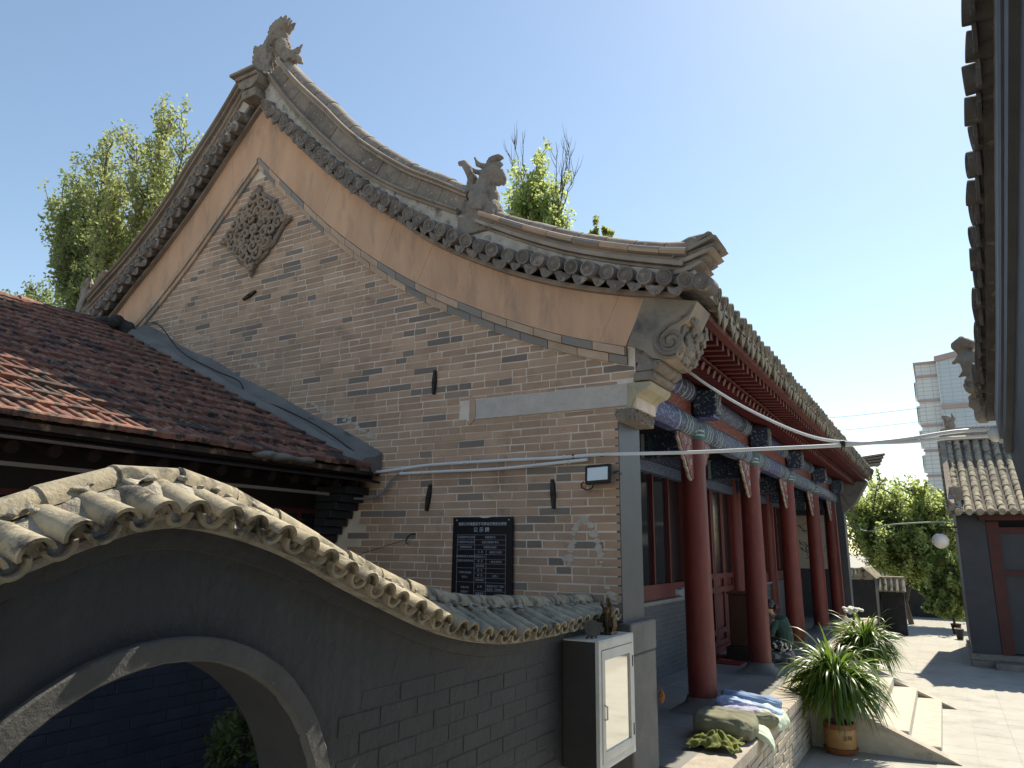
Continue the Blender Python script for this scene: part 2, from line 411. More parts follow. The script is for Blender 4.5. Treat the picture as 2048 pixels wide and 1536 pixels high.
# bricks of the gable
def red_line(x): return 3.70 + (-5.57 - x) * .455
bricks = []
rng = random.Random(3)
CH = .0815
z = 1.98
row = 0
while z < 8.25:
    xs = -2.602 if z < 4.37 else -2.42
    x = xs - (.0 if row % 2 else .165)
    first = True
    while x > -13.2:
        ln = rng.choice([.33, .33, .33, .33, .345, .32, .17, .165])
        if row % 9 == 4: ln = rng.choice([.165, .17, .33, .16])
        if first and row % 2 == 0: x = xs
        first = False
        xr, xl = x, x - ln
        if row % 2 == 0 and abs(xr - xs) < 1e-6: xl = xr - (.165 if rng.random() < .5 else .25)
        x = xl - .0075
        zb, zt = z, z + CH - .0075
        dr = rng.uniform(-.0018, .0018)
        zb += dr; zt += dr
        if xr > -4.34:
            if zb < 4.148 < zt: zt = 4.148
            if zb < 4.383 < zt: zb = 4.383
            if 4.14 < (zb + zt) / 2 < 4.38 or zt - zb < .014: continue
            if xl < -4.34 < xr and 4.1 < zb < 4.4: pass
        tl = M1f(abs(xl - X0)) - .185; tr = M1f(abs(xr - X0)) - .185
        lim = zb + .010
        if max(tl, tr) < zb + .022: continue
        if min(tl, tr) < lim:
            a_, b_ = xl, xr
            for _ in range(24):
                mm_ = (a_ + b_) / 2
                ok = M1f(abs(mm_ - X0)) - .185 > lim
                if (tl > tr) == ok: a_ = mm_
                else: b_ = mm_
            if tl > tr: xr = a_
            else: xl = b_
            if xr - xl < .03: continue
            tl = M1f(abs(xl - X0)) - .185; tr = M1f(abs(xr - X0)) - .185
        ztl, ztr = min(zt, tl), min(zt, tr)
        if max(ztl, ztr) < red_line(xr) - .35 and xr < -5.7: continue
        d = rng.uniform(.0025, .006)
        j = lambda: rng.uniform(-.0042, .0042)
        e = .004
        y0, y1 = YG - d, YG + .01
        q = [(xl, zb), (xr, zb), (xr, ztr), (xl, ztl)]
        if abs(ztl - ztr) > .012 and max(tl, tr) > zt + .004:
            a_, b_ = xl, xr
            for _ in range(20):
                mm_ = (a_ + b_) / 2
                if (M1f(abs(mm_ - X0)) - .185 > zt) == (tl > tr): a_ = mm_
                else: b_ = mm_
            if .012 < (a_ - xl) and .012 < (xr - a_): q.insert(3, (a_, zt))
        cx_, cz_ = sum(p_[0] for p_ in q) / len(q), sum(p_[1] for p_ in q) / len(q)
        jit = .0 if len(q) > 4 else 1.0
        p = [(a_, y1, b_) for a_, b_ in q] + [(a_ + math.copysign(e, cx_ - a_) + j() * jit, y0, b_ + math.copysign(e, cz_ - b_) + j() * jit) for a_, b_ in q]
        bricks.append(((xl + xr) / 2, (zb + zt) / 2, p))
    z += CH; row += 1
def BF(n_): return [tuple(range(n_, 2 * n_))] + [(i, (i + 1) % n_, (i + 1) % n_ + n_, i + n_) for i in range(n_)]
bricks.sort(key=lambda b: (b[0] ** 2 + (b[1] - 2.8) ** 2))
vis = [b for b in bricks if b[1] > 2.28 + max(0, (-4.6 - b[0])) * .35]
rest = [b for b in bricks if not (b[1] > 2.28 + max(0, (-4.6 - b[0])) * .35)]
for b in vis[:298]:
    MB().add(b[2], BF(len(b[2]) // 2)).build('brick', m_brick, gw)
mb = MB()
for b in vis[298:] + rest: mb.add(b[2], BF(len(b[2]) // 2))
mb.build('brick_courses', m_brick, gw, kind='stuff')

# white patched mortar along the old roof scars on the gable
def smear(parent, name, mt, path, wd, y, seed, n=26):
    rg = random.Random(seed); m = MB()
    for i in range(len(path) - 1):
        (xa, za), (xb, zb_) = path[i], path[i + 1]
        for k in range(n // 2):
            t = rg.random(); cx = xa + (xb - xa) * t + rg.gauss(0, wd * .5); cz = za + (zb_ - za) * t + rg.gauss(0, wd * .5)
            r = rg.uniform(.006, .03) * (1.5 if rg.random() < .15 else 1)
            q = [(cx + r * rg.uniform(.6, 1.3) * math.cos(a) * 1.5, cz + r * rg.uniform(.5, 1.1) * math.sin(a)) for a in [2 * math.pi * i_ / 7 for i_ in range(7)]]
            m.prism(q[::-1], 'y', y - rg.uniform(.0, .0015), y + .01)
    return m.build(name, mt, parent, kind='stuff')
smear(gw, 'mortar_smears', m_smear, [(-9.9, 5.92), (-9.3, 5.62)], .05, YG - .0068, 1, 40)
smear(gw, 'mortar_smears', m_smear, [(-9.2, 5.80), (-8.85, 5.70)], .04, YG - .0068, 2, 26)
smear(gw, 'mortar_smears', m_smear, [(-8.05, 5.35), (-7.8, 5.15)], .03, YG - .0068, 3, 20)
smear(gw, 'mortar_smears', m_smear, [(-6.75, 4.52), (-6.1, 4.3), (-5.6, 3.98)], .03, YG - .0068, 4, 45)
for k, pth in enumerate([[(-3.08, 2.98), (-2.98, 3.08), (-2.9, 3.02)], [(-3.08, 2.98), (-3.13, 2.75), (-3.14, 2.62)], [(-2.9, 3.02), (-2.82, 2.8), (-2.8, 2.62)], [(-2.75, 2.45), (-2.68, 2.35)]]):
    smear(gw, 'mortar_smears', m_smear, pth, .014, YG - .0068, 20 + k, 22)

# pale granite slab let into the gable
mb = MB().box(-4.255, -2.49, YG - .022, YG + .02, 4.155, 4.375, b=.004)
mb.build('granite_slab', m_slab, hall)
mb = MB()
mb.prism([(-4.262, 4.162), (-4.262, 4.37), (-4.34, 4.43), (-4.34, 4.10)], 'y', YG - .016, YG + .01)
mb.build('slab_border', m_mould, hall)

# two bands of moulding bricks under the bargeboard
for sg in (1, -1):
    for band, (h0, h1, yo) in enumerate(((.005, .088, .062), (.094, .178, .038))):
        s = .012 if band == 0 else .0
        off = 0 if band == 0 else .17
        first = True
        while s < (5.72 if sg > 0 else 4.2):
            ln = (.19 if first and off else .36) * (1 / math.sqrt(1 + slope(M1f, s + .2) ** 2))
            first = False
            s1 = min(s + ln, 5.72)
            q = [(X0 + sg * (s + .004), M1f(s) - h1), (X0 + sg * (s1 - .004), M1f(s1) - h1), (X0 + sg * (s1 - .004), M1f(s1) - h0), (X0 + sg * (s + .004), M1f(s) - h0)]
            sm = (s + s1) / 2
            q.insert(1, (X0 + sg * sm, M1f(sm) - h1)); q.insert(4, (X0 + sg * sm, M1f(sm) - h0))
            if sg < 0: q = q[::-1]
            MB().prism(q, 'y', YG - yo, YG + .01).build('moulding_brick', m_mould, hall)
            s = s1

# ochre bargeboard panels
def shift(s): return .22 * min(1, s / 1.2)
for sg in (1, -1):
    s = 0.0
    brk = [0]
    while s < 5.3:
        s += .52 + .1 * rng.random(); brk.append(min(s, 5.93))
    if brk[-1] < 5.93: brk.append(5.93)
    if sg < 0: brk = [b for b in brk if b < 4.6]
    for a, b in zip(brk, brk[1:]):
        n = 6
        g_ = .0008
        top = [(a + g_ + (b - a - 2 * g_) * i / n) for i in range(n + 1)]
        ba, bb = max(0, a - shift(a)) + g_, b - shift(b) - g_
        bot = [(ba + (bb - ba) * i / n) for i in range(n + 1)]
        q = [(X0 + sg * t, M1f(t) + .003) for t in bot] + [(X0 + sg * t, Bf(t)) for t in top[::-1]]
        if sg < 0: q = q[::-1]
        MB().prism(q, 'y', YG - .045 - rng.uniform(0, .003), YG + .01).build('bargeboard_panel', m_board, hall)

# ledge course above the bargeboard
def band_mesh(sg, s0, s1, lo, hi, y0, y1, n=40, rnd_=0, jag=0):
    m = MB(); prof = []
    path = [s0 + (s1 - s0) * i / n for i in range(n + 1)]
    for i, s in enumerate(path):
        a, b = lo(s), hi(s)
        jj = rng.uniform(-jag, jag)
        if rnd_:
            mid = [(y0 + rnd_, a), (y0 + rnd_ * .3, a + (b - a) * .15), (y0, a + (b - a) * .5), (y0 + rnd_ * .3, a + (b - a) * .85), (y0 + rnd_, b)]
        else:
            mid = [(y0, a + jj), (y0 + rng.uniform(-jag, jag) * .6, b)]
        prof.append([Vector((X0 + sg * s, y, z_)) for y, z_ in mid + [(y1, b), (y1, a)]])
    k = len(prof[0]); vs = [v for p in prof for v in p]
    fs = [(i * k + j, i * k + (j + 1) % k, (i + 1) * k + (j + 1) % k, (i + 1) * k + j) for i in range(n) for j in range(k)]
    fs += [tuple(range(k - 1, -1, -1)), tuple(n * k + j for j in range(k))]
    if sg > 0: fs = [f[::-1] for f in fs]
    return m.add(vs, fs)
for sg in (1, -1):
    e = 6.25 if sg > 0 else 5.0
    band_mesh(sg, 0, e, lambda s: Bf(s) + .002, lambda s: Bf(s) + .055, YG - .11, 6.75).build('ledge_course', m_rmould, hall)
    band_mesh(sg, .1, 6.45 if sg > 0 else 5.2, lambda s: Df(s) + .02, lambda s: R0f(s) + .02, YG - .145, 6.8, n=70, jag=.012).build('plaster_strip', m_plaster, hall)
# ------------------------------------------------------------------ verge tiles and ridge
disc = MB().lathe([(.0005, .004), (.018, .0), (.022, .010), (.040, .010), (.044, .003), (.05, .010), (.060, .010), (.063, 0), (.078, 0), (.081, .006), (.081, .36)], n=18, axis='y')
disc.f = [f[::-1] for f in disc.f]
disc_me = disc.mesh('verge_tile', m_vtile, 35)
dp = MB()
poly = [(-.088, .014), (-.094, -.02), (-.082, -.05), (-.06, -.068), (-.045, -.088), (-.02, -.102), (0, -.112), (.02, -.102), (.045, -.088), (.06, -.068), (.082, -.05), (.094, -.02), (.088, .014), (.05, -.016), (0, -.026), (-.05, -.016)]
dp.prism(poly[::-1], 'y', 0, .018)
tro = [(-.088, .012), (-.05, -.022), (0, -.034), (.05, -.022), (.088, .012), (.088, .03), (.05, -.002), (0, -.014), (-.05, -.002), (-.088, .03)]
dp.prism(tro, 'y', .018, .34)
dp.prism([(-.02, -.05), (0, -.09), (.02, -.05), (0, -.04)][::-1], 'y', -.006, .0)
drip_me = dp.mesh('drip_tile', m_vtile)

def arc_points(f, s0, s1, step):
    out = []; s = s0; acc = 0.0; last = None
    while s <= s1:
        p = (s, f(s))
        if last is None: out.append(p)
        else:
            acc += math.hypot(p[0] - last[0], p[1] - last[1])
            if acc >= step: out.append(p); acc -= step
        last = p; s += .004
    return out
vt = arc_points(Df, .30, 6.5, .203)
for sg in (1, -1):
    for i, (s, z) in enumerate(vt):
        if sg < 0 and s > 4.9: continue
        th = math.atan(slope(Df, s)) * sg
        tilt = random.uniform(-.05, .05)
        Q = Matrix.Rotation(-th * .0 + random.uniform(-.4, .4), 4, 'Y')
        put('verge_tile', disc_me, hall, mat4=Matrix.Translation((X0 + sg * s, 6.215 + random.uniform(-.02, .02), z + random.uniform(-.008, .008))) @ Matrix.Rotation(.16 + tilt * 2, 4, 'X') @ Matrix.Rotation(random.uniform(-.14, .14), 4, 'Z') @ Q)
        sm = s + .095 / math.sqrt(1 + slope(Df, s) ** 2)
        if i < len(vt) - 1:
            put('drip_tile', drip_me, hall, mat4=Matrix.Translation((X0 + sg * sm, 6.255 + random.uniform(-.012, .012), Df(sm) - .055)) @ Matrix.Rotation(-th * .6 + random.uniform(-.3, .3), 4, 'Y') @ Matrix.Rotation(.22 + random.uniform(-.14, .14), 4, 'X') @ Matrix.Rotation(random.uniform(-.2, .2), 4, 'Z') @ Matrix.Scale(random.uniform(.85, 1.12), 4))

def perp(sg, f0, f1, s, fr):
    """point on the ridge at curve parameter s and height fraction fr, measured square to the slope"""
    a = slope(f0, s); c = 1 / math.sqrt(1 + a * a)
    h = (f1(s) - f0(s)) * c * fr
    return X0 + sg * (s - a * c * h), f0(s) + c * h
def ridge_piece(sg, f0, f1, s0, s1, a, b, yf, yb=6.9, n=1, rnd_=0.0):
    prof = []
    for i in range(n + 1):
        s = s0 + (s1 - s0) * i / n
        if rnd_:
            lv = [(yf + rnd_, a), (yf + rnd_ * .3, a + (b - a) * .15), (yf, a + (b - a) * .5), (yf + rnd_ * .3, a + (b - a) * .85), (yf + rnd_, b), (yb, b), (yb, a)]
        else:
            lv = [(yf, a), (yf, b), (yb, b), (yb, a)]
        row_ = []
        for y, fr in lv:
            x, z = perp(sg, f0, f1, s, fr); row_.append(Vector((x, y, z)))
        prof.append(row_)
    k = len(prof[0]); vs = [v for p in prof for v in p]
    fs = [(i * k + j, i * k + (j + 1) % k, (i + 1) * k + (j + 1) % k, (i + 1) * k + j) for i in range(n) for j in range(k)]
    fs += [tuple(range(k - 1, -1, -1)), tuple(n * k + j for j in range(k))]
    if sg > 0: fs = [f[::-1] for f in fs]
    return MB().add(vs, fs)
def cap_piece(sg, f0, f1, s0, s1, a, b, yc, rad, n=3):
    prof = []
    for i in range(n + 1):
        s = s0 + (s1 - s0) * i / n
        k_ = 1.0 - .04 * (i == 0)
        row_ = []
        for j in range(9):
            an = math.pi * j / 8
            y = yc - rad * k_ * math.cos(an); fr = a + (b - a) * math.sin(an) * k_
            x, z = perp(sg, f0, f1, s, fr); row_.append(Vector((x, y, z)))
        prof.append(row_)
    k = 9; vs = [v for p in prof for v in p]
    fs = [(i * k + j, i * k + (j + 1) % k, (i + 1) * k + (j + 1) % k, (i + 1) * k + j) for i in range(n) for j in range(k)]
    fs += [tuple(range(k - 1, -1, -1)), tuple(n * k + j for j in range(k))]
    if sg > 0: fs = [f[::-1] for f in fs]
    return MB().add(vs, fs)
for sg in (1, -1):
    e1 = 3.72
    for a, b, yf, rd in ((0, .075, 6.315, 0), (.078, .17, 6.275, .04), (.60, .67, 6.335, 0), (.675, .765, 6.285, .04)):
        ridge_piece(sg, R0f, R1f, .12, e1, a, b, yf, n=40, rnd_=rd).build('ridge_moulding', m_rmould, hall, 30)
    s = .14
    while s < e1:
        ln = .40 / math.sqrt(1 + slope(R0f, s + .1) ** 2)
        s1 = min(s + ln, e1)
        ridge_piece(sg, R0f, R1f, s + .003, s1 - .003, .172, .598, 6.385 + random.uniform(-.004, .004), n=2).build('ridge_brick', m_grey, hall)
        s = s1
    s = .2
    while s < e1 - .05:
        ln = .36 / math.sqrt(1 + slope(R0f, s + .1) ** 2)
        s1 = min(s + ln, e1 + .02)
        cap_piece(sg, R0f, R1f, s + .003, s1 - .003, .765, 1.0 + random.uniform(-.015, .015), 6.50, .135).build('ridge_cap_tile', m_grey, hall, 40)
        s = s1
    # lower, thinner ridge from the beast to the upturned end
    lo = 4.0
    for a, b, yf, rd in ((-.22, -.08, 6.33, .02), (-.07, .10, 6.29, 0), (.11, .27, 6.335, 0)):
        ridge_piece(sg, R0f, R2f, lo, 6.36, a, b, yf, n=24, rnd_=rd).build('ridge_moulding', m_rmould, hall, 30)
    s = lo
    while s < 6.34:
        ln = .33 / math.sqrt(1 + slope(R0f, s + .1) ** 2); s1 = min(s + ln, 6.36)
        ridge_piece(sg, R0f, R2f, s + .003, s1 - .003, .28, .60, 6.27, n=2, rnd_=.045).build('ridge_roll_tile', m_mould, hall, 30)
        cap_piece(sg, R0f, R2f, s + .003, s1 - .003, .63, 1.03 + random.uniform(-.02, .02), 6.50, .13).build('ridge_cap_tile', m_grey, hall, 40)
        s = s1

# upturned end of the front verge ridge: stacked flaring tiles
def endtile(pts, y0, y1, name, mt):
    MB().prism(pts, 'y', y0, y1).build(name, mt, hall)
ex = X0
def E(s, z): return (ex + s, z)
for k in range(6):
    t_ = k / 5.0; L_ = 6.52 + .20 * (1 - abs(t_ - .65) * 1.3); z_ = 5.34 + .044 * k; yo = (.0, .035)[k % 2]
    up_ = .06 + .014 * k
    endtile([E(6.26, z_), E(6.42, z_ + up_ * .35), E(L_ - .04, z_ + up_), E(L_, z_ + up_ + .02), E(L_ - .03, z_ + up_ + .034), E(6.42, z_ + up_ * .4 + .038), E(6.26, z_ + .038)], 6.31 + yo, 6.70 - yo, 'upturned_end', m_carve if k % 2 else m_rmould)
mb = MB().tube([(ex + 6.26, 6.5, 5.64), (ex + 6.40, 6.5, 5.685), (ex + 6.52, 6.5, 5.70), (ex + 6.62, 6.5, 5.68)], [.08, .085, .075, .04], 10)
mb.build('ridge_cap_tile', m_grey, hall, True)
put('verge_tile', disc_me, hall, mat4=Matrix.Translation((-1.66, 6.21, 5.20)) @ Matrix.Rotation(.1, 4, 'X'))

def sculpt(name, mb, mt, parent, voxel=.02, disp=.012, dscale=.08, smooth=2):
    o = mb.build(name, mt, parent, 'all')
    r = o.modifiers.new('remesh', 'REMESH'); r.mode = 'VOXEL'; r.voxel_size = voxel; r.use_smooth_shade = True
    if smooth:
        s_ = o.modifiers.new('smooth', 'SMOOTH'); s_.factor = .5; s_.iterations = smooth
    if disp:
        tx = bpy.data.textures.get('carve%g' % dscale) or bpy.data.textures.new('carve%g' % dscale, 'CLOUDS')
        tx.noise_scale = dscale; tx.noise_depth = 2
        d = o.modifiers.new('carve', 'DISPLACE'); d.texture = tx; d.strength = disp; d.mid_level = .5; d.texture_coords = 'GLOBAL'
    return o

# horned beast on the verge (built for the front side; the back one is mirrored)
def beast(sg):
    m = MB(); Yc = 6.47
    def P(x, z, dy=0): return (X0 + sg * (x - X0), Yc + dy, z)
    m.tube([P(-4.42, 6.42), P(-4.40, 6.75)], [.12, .10], 8)
    m.ell(P(-4.22, 6.60), (.24, .17, .20)); m.ell(P(-4.18, 6.75), (.18, .16, .18))
    m.ell(P(-4.06, 6.56), (.10, .15, .15))
    m.box(*sorted((X0 + sg * (-4.46 - X0), X0 + sg * (-3.98 - X0))), 6.32, 6.64, 6.28, 6.52)
    m.tube([P(-4.20, 6.80), P(-4.16, 6.95), P(-4.12, 7.05)], [.15, .12, .11], 10)
    m.ell(P(-4.10, 7.06), (.115, .10, .10))
    m.tube([P(-4.08, 7.07), P(-3.99, 7.02), P(-3.935, 6.93), P(-3.93, 6.86)], [.09, .07, .045, .015], 8)
    m.tube([P(-4.08, 6.98), P(-4.0, 6.91), P(-3.985, 6.87)], [.06, .045, .02], 8)
    for dy in (-.06, .06):
        m.tube([P(-4.14, 7.12, dy), P(-4.24, 7.17, dy * 1.3), P(-4.29, 7.28, dy * 1.5)], [.04, .035, .01], 6)
        m.tube([P(-4.18, 7.05, dy), P(-4.27, 7.08, dy * 1.6), P(-4.30, 7.13, dy * 1.7)], [.04, .03, .012], 6)
        m.ell(P(-4.04, 7.09, dy * 1.25), .032)
    m.tube([P(-4.16, 7.12), P(-4.10, 7.22), P(-4.0, 7.24), P(-3.95, 7.21)], [.05, .055, .04, .02], 8)
    m.tube([P(-4.08, 7.15), P(-3.99, 7.15), P(-3.95, 7.12)], [.04, .035, .015], 8)
    for k in range(9):
        a = k / 8.0
        m.tube([P(-4.30 + .2 * a, 6.92 - .06 * a, -.1), P(-4.30 + .16 * a, 6.75, -.155), P(-4.26 + .14 * a, 6.58 - .05 * a, -.175)], [.018, .022, .012], 5)
    sculpt('ridge_beast', m, m_carve, hall, .012, .02, .03, 0)
    t = MB()
    t.tube([P(-4.36, 6.70), P(-4.40, 6.92), P(-4.36, 7.05), P(-4.43, 7.20), P(-4.50, 7.30), P(-4.57, 7.31)], [.07, .06, .065, .055, .045, .03], 8)
    t.tube([P(-4.33, 6.85), P(-4.28, 6.93), P(-4.29, 7.0)], [.04, .03, .012], 6)
    sculpt('beast_tail', t, m_carve, hall, .012, .012, .03, 0)
beast(1); beast(-1)

# ridge-end ornament at the apex
m = MB()
def P(x, z, y=6.45): return (x, y, z)
m.box(-8.31, -8.08, 6.30, 6.62, 9.7, 10.24)
m.box(-8.28, -7.98, 6.32, 6.62, 9.6, 10.05)
for k in range(6): m.tube([P(-8.28, 9.80 + .085 * k, 6.36), P(-8.36, 9.83 + .085 * k, 6.33), P(-8.40, 9.87 + .085 * k, 6.33)], [.05, .04, .008], 6)
m.tube([P(-8.36, 9.72, 6.32), P(-8.47, 9.74, 6.28), P(-8.50, 9.82, 6.27), P(-8.46, 9.88, 6.28)], [.07, .07, .06, .03], 8)
m.tube([P(-8.2, 10.15), P(-8.10, 10.35), P(-7.98, 10.42), P(-7.88, 10.34), P(-7.86, 10.2), P(-7.93, 10.12)], [.13, .13, .11, .09, .06, .03], 8)
m.tube([P(-7.9, 10.22), P(-7.78, 10.0), P(-7.66, 9.83)], [.13, .12, .1], 8)
for a_, l_ in ((100, .22), (80, .24), (60, .25), (120, .2), (40, .24), (140, .16)):
    c_ = Vector((-8.0, 0, 10.38)); d_ = Vector((math.cos(R(a_)), 0, math.sin(R(a_))))
    p1 = c_ + d_ * .08; p2 = c_ + d_ * (.08 + l_ * .7); p3 = c_ + d_ * (.08 + l_) + Vector((.03, 0, 0))
    for dy in (-.05, .06):
        m.tube([(p.x, 6.45 + dy, p.z) for p in (p1, p2, p3)], [.05, .05, .015], 6)
m.tube([P(-7.7, 9.95), P(-7.56, 9.98), P(-7.46, 10.06)], [.07, .05, .012], 6)
m.tube([P(-7.66, 9.9), P(-7.52, 9.84), P(-7.43, 9.72)], [.08, .06, .02], 6)
sculpt('ridge_ornament', m, m_carve, hall, .014, .035, .045, 0)
pl = MB()
pl.box(-8.52, -7.98, 6.04, 6.70, 9.62, 9.67, b=.01)
pl.box(-8.46, -8.00, 6.10, 6.70, 9.56, 9.62, b=.008)
pl.prism([(-8.44, 9.56), (-8.40, 9.46), (-8.30, 9.40), (-8.12, 9.40), (-8.02, 9.46), (-7.98, 9.56)][::-1], 'y', 6.14, 6.7)
pl.box(-8.36, -8.06, 6.17, 6.7, 9.26, 9.40, b=.008)
pl.build('ornament_pedestal', m_carve, hall)
# main ridge along the top
MB().box(X0 - .12, X0 + .12, 6.6, YF + .4, 9.2, 9.86, b=.03).build('main_ridge', m_grey, hall)

# roof shell, both slopes
n = 36
vs = []
for y in (6.32, YF + .55):
    for i in range(-n, n + 1):
        s = abs(i) / n * 6.5
        vs.append((X0 + (1 if i > 0 else -1) * s, y, Df(s) + .05))
    for i in range(n, -n - 1, -1):
        s = abs(i) / n * 6.5
        vs.append((X0 + (1 if i > 0 else -1) * s, y, Df(s) - .02))
k = len(vs) // 2
fs = [(j, (j + 1) % k, k + (j + 1) % k, k + j) for j in range(k)] + [tuple(range(k - 1, -1, -1)), tuple(range(k, 2 * k))]
roof = MB().add(vs, fs).build('roof', m_vtile, hall)
# ------------------------------------------------------------------ medallion
MC = (-8.12, 7.235)
med = MB()
def ogee(t, r=1.0):
    """four-lobed pointed outline, t in 0..1"""
    q = int(t * 4) % 4; u = t * 4 - int(t * 4)
    tip_a = Vector((0, .70)); tip_b = Vector((.72, 0))
    pts_ = [Vector((0, .72)), Vector((.045, .60)), Vector((.16, .52)), Vector((.275, .455)), Vector((.33, .385)), Vector((.36, .33)), Vector((.42, .30)), Vector((.475, .22)), Vector((.53, .115)), Vector((.61, .04)), Vector((.73, 0))]
    x = u * (len(pts_) - 1); i = min(int(x), len(pts_) - 2); p = pts_[i].lerp(pts_[i + 1], x - i)
    p = Vector((p.x, p.y))
    for _ in range(q):
        p = Vector((p.y, -p.x))
    return p * r
out = [ogee(i / 80.0) for i in range(80)]
poly = [(MC[0] + p.x, MC[1] + p.y) for p in out]
medal = MB().prism(poly, 'y', YG - .03, YG + .01).build('medallion', m_carve, hall)
mb = MB().tube([(MC[0] + p.x * .97, YG - .04, MC[1] + p.y * .97) for p in out + out[:1]], .026, 6)
mb.build('medallion_rim', m_carve, medal, True)
mb = MB().tube([(MC[0] + p.x * .89, YG - .035, MC[1] + p.y * .89) for p in out + out[:1]], .014, 6)
mb.build('medallion_rim', m_carve, medal, True)
rg = random.Random(11)
def curl(c, r0, a0, turns, hand, y, wd):
    pts_ = []; n_ = int(20 * turns)
    for i in range(n_ + 1):
        t = i / n_; r_ = r0 * (1 - .86 * t); a = a0 + hand * t * turns * 2 * math.pi
        pts_.append((c[0] + r_ * math.cos(a), y - .018 * t, c[1] + r_ * math.sin(a)))
    return pts_, [wd * (1 - .35 * i / n_) for i in range(n_ + 1)]
for q in range(4):
    ang = q * math.pi / 2
    rot = lambda x, z: (MC[0] + x * math.cos(ang) - z * math.sin(ang), MC[1] + x * math.sin(ang) + z * math.cos(ang))
    mb = MB()
    spots = []
    for cx, cz, r_ in ((.0, .50, .10), (-.12, .40, .085), (.12, .40, .085), (-.05, .28, .09), (.10, .25, .085), (-.19, .25, .09), (-.28, .30, .085), (.27, .31, .08), (.19, .15, .07), (-.02, .60, .05), (-.06, .16, .07), (.23, .22, .06)):
        c = rot(cx + rg.uniform(-.015, .015), cz + rg.uniform(-.015, .015))
        hand = rg.choice((-1, 1))
        p_, w_ = curl(c, r_ * 1.12, rg.uniform(0, 6.28), 1.15, hand, YG - .06 - rg.uniform(0, .03), .026)
        mb.tube(p_, [w * 1.15 for w in w_], 6)
        a = rg.uniform(0, 6.28)
        mb.ell((c[0] + .1 * math.cos(a), YG - .055, c[1] + .1 * math.sin(a)), (.035, .03, .05), 7, 5, Matrix.Rotation(rg.uniform(0, 3), 3, 'Y'))
    for k in range(46):
        t_ = rg.random() ** .5; u_ = rg.uniform(-1, 1)
        x_, z_ = u_ * .36 * t_, .62 * t_
        if abs(x_) + z_ > .64: continue
        c = rot(x_, z_)
        mb.ell((c[0], YG - .045, c[1]), (rg.uniform(.018, .034), .028, rg.uniform(.022, .045)), 7, 5, Matrix.Rotation(rg.uniform(0, 3.1), 3, 'Y'))
    mb.build('scroll_carving', m_medal, medal, True)
mb = MB()
for k in range(8):
    a = k * math.pi / 4
    mb.ell((MC[0] + .06 * math.cos(a), YG - .07, MC[1] + .06 * math.sin(a)), (.035, .03, .035), 8, 6)
mb.ell((MC[0], YG - .085, MC[1]), .04, 8, 6)
mb.build('flower_boss', m_medal, medal, True)

# ------------------------------------------------------------------ corbel at the gable end
cb = MB().box(-2.605, -2.44, YG - .04, 7.08, 4.01, 4.125, b=.008)
base_st = cb.build('corbel_carved_base', m_carve, hall)
cm = MB()
for k in range(26):
    y = YG - .045 + (k % 2) * 0; 
    cx, cz = rg.uniform(-2.585, -2.46), rg.uniform(4.04, 4.10)
    p_, w_ = curl((cx, cz), .035, rg.uniform(0, 6), 1.0, rg.choice((-1, 1)), YG - .042, .010)
    cm.tube(p_, w_, 5)
for k in range(30):
    cy, cz = rg.uniform(6.5, 7.04), rg.uniform(4.035, 4.10)
    pts_ = [(-2.435 - .0, cy + .04 * (1 - .8 * i / 12) * math.cos(i * .6 + k), cz + .03 * (1 - .8 * i / 12) * math.sin(i * .6 + k)) for i in range(13)]
    cm.tube(pts_, .010, 5)
cm.build('relief', m_carve, base_st, True)
prof = [(-2.50, 4.128), (-2.46, 4.128), (-2.45, 4.16), (-2.43, 4.22), (-2.37, 4.27), (-2.29, 4.30), (-2.255, 4.335), (-2.25, 4.37), (-2.48, 4.375)]
MB().prism(prof, 'y', YG - .035, 7.08).build('corbel_curved_stone', mat('buff_stone', (.47, .41, .29), (.38, .33, .24), 4, c3=(.28, .25, .19), s3=4, rough=.9, bump=.4), hall)
MB().prism([(-2.42, 4.385), (-2.28, 4.385), (-2.22, 4.41), (-2.20, 4.44), (-2.22, 4.47), (-2.40, 4.47)], 'y', YG - .05, 7.10).build('corbel_moulding', m_carve, hall)
MB().prism([(-2.39, 4.475), (-2.22, 4.475), (-2.17, 4.50), (-2.14, 4.53), (-2.14, 4.56), (-2.36, 4.56)], 'y', YG - .06, 7.12).build('corbel_moulding', m_carve, hall)
# tilted carved panel
cp = MB().prism([(-2.4, 4.57), (-2.07, 4.57), (-1.98, 4.64), (-1.86, 4.98), (-2.4, 5.0)], 'y', YG - .02, 7.12)
carved = cp.build('corbel_carved_panel', m_carve, hall)
cm = MB()
for k in range(70):
    t = rg.random(); y = rg.uniform(YG, 7.10)
    x = -2.06 + .17 * t + .03; z = 4.60 + .37 * t
    r_ = rg.uniform(.02, .042)
    cm.ell((x + .02, y, z), (r_, r_ * 1.2, r_), 7, 5)
    pts_ = [(x + .035, y + .05 * (1 - .8 * i / 10) * math.cos(i * .7 + k), z + .05 * (1 - .8 * i / 10) * math.sin(i * .7 + k)) for i in range(11)]
    cm.tube(pts_, .014, 5)
sculpt('relief', cm, m_carve, carved, .010, .010, .03, 0)
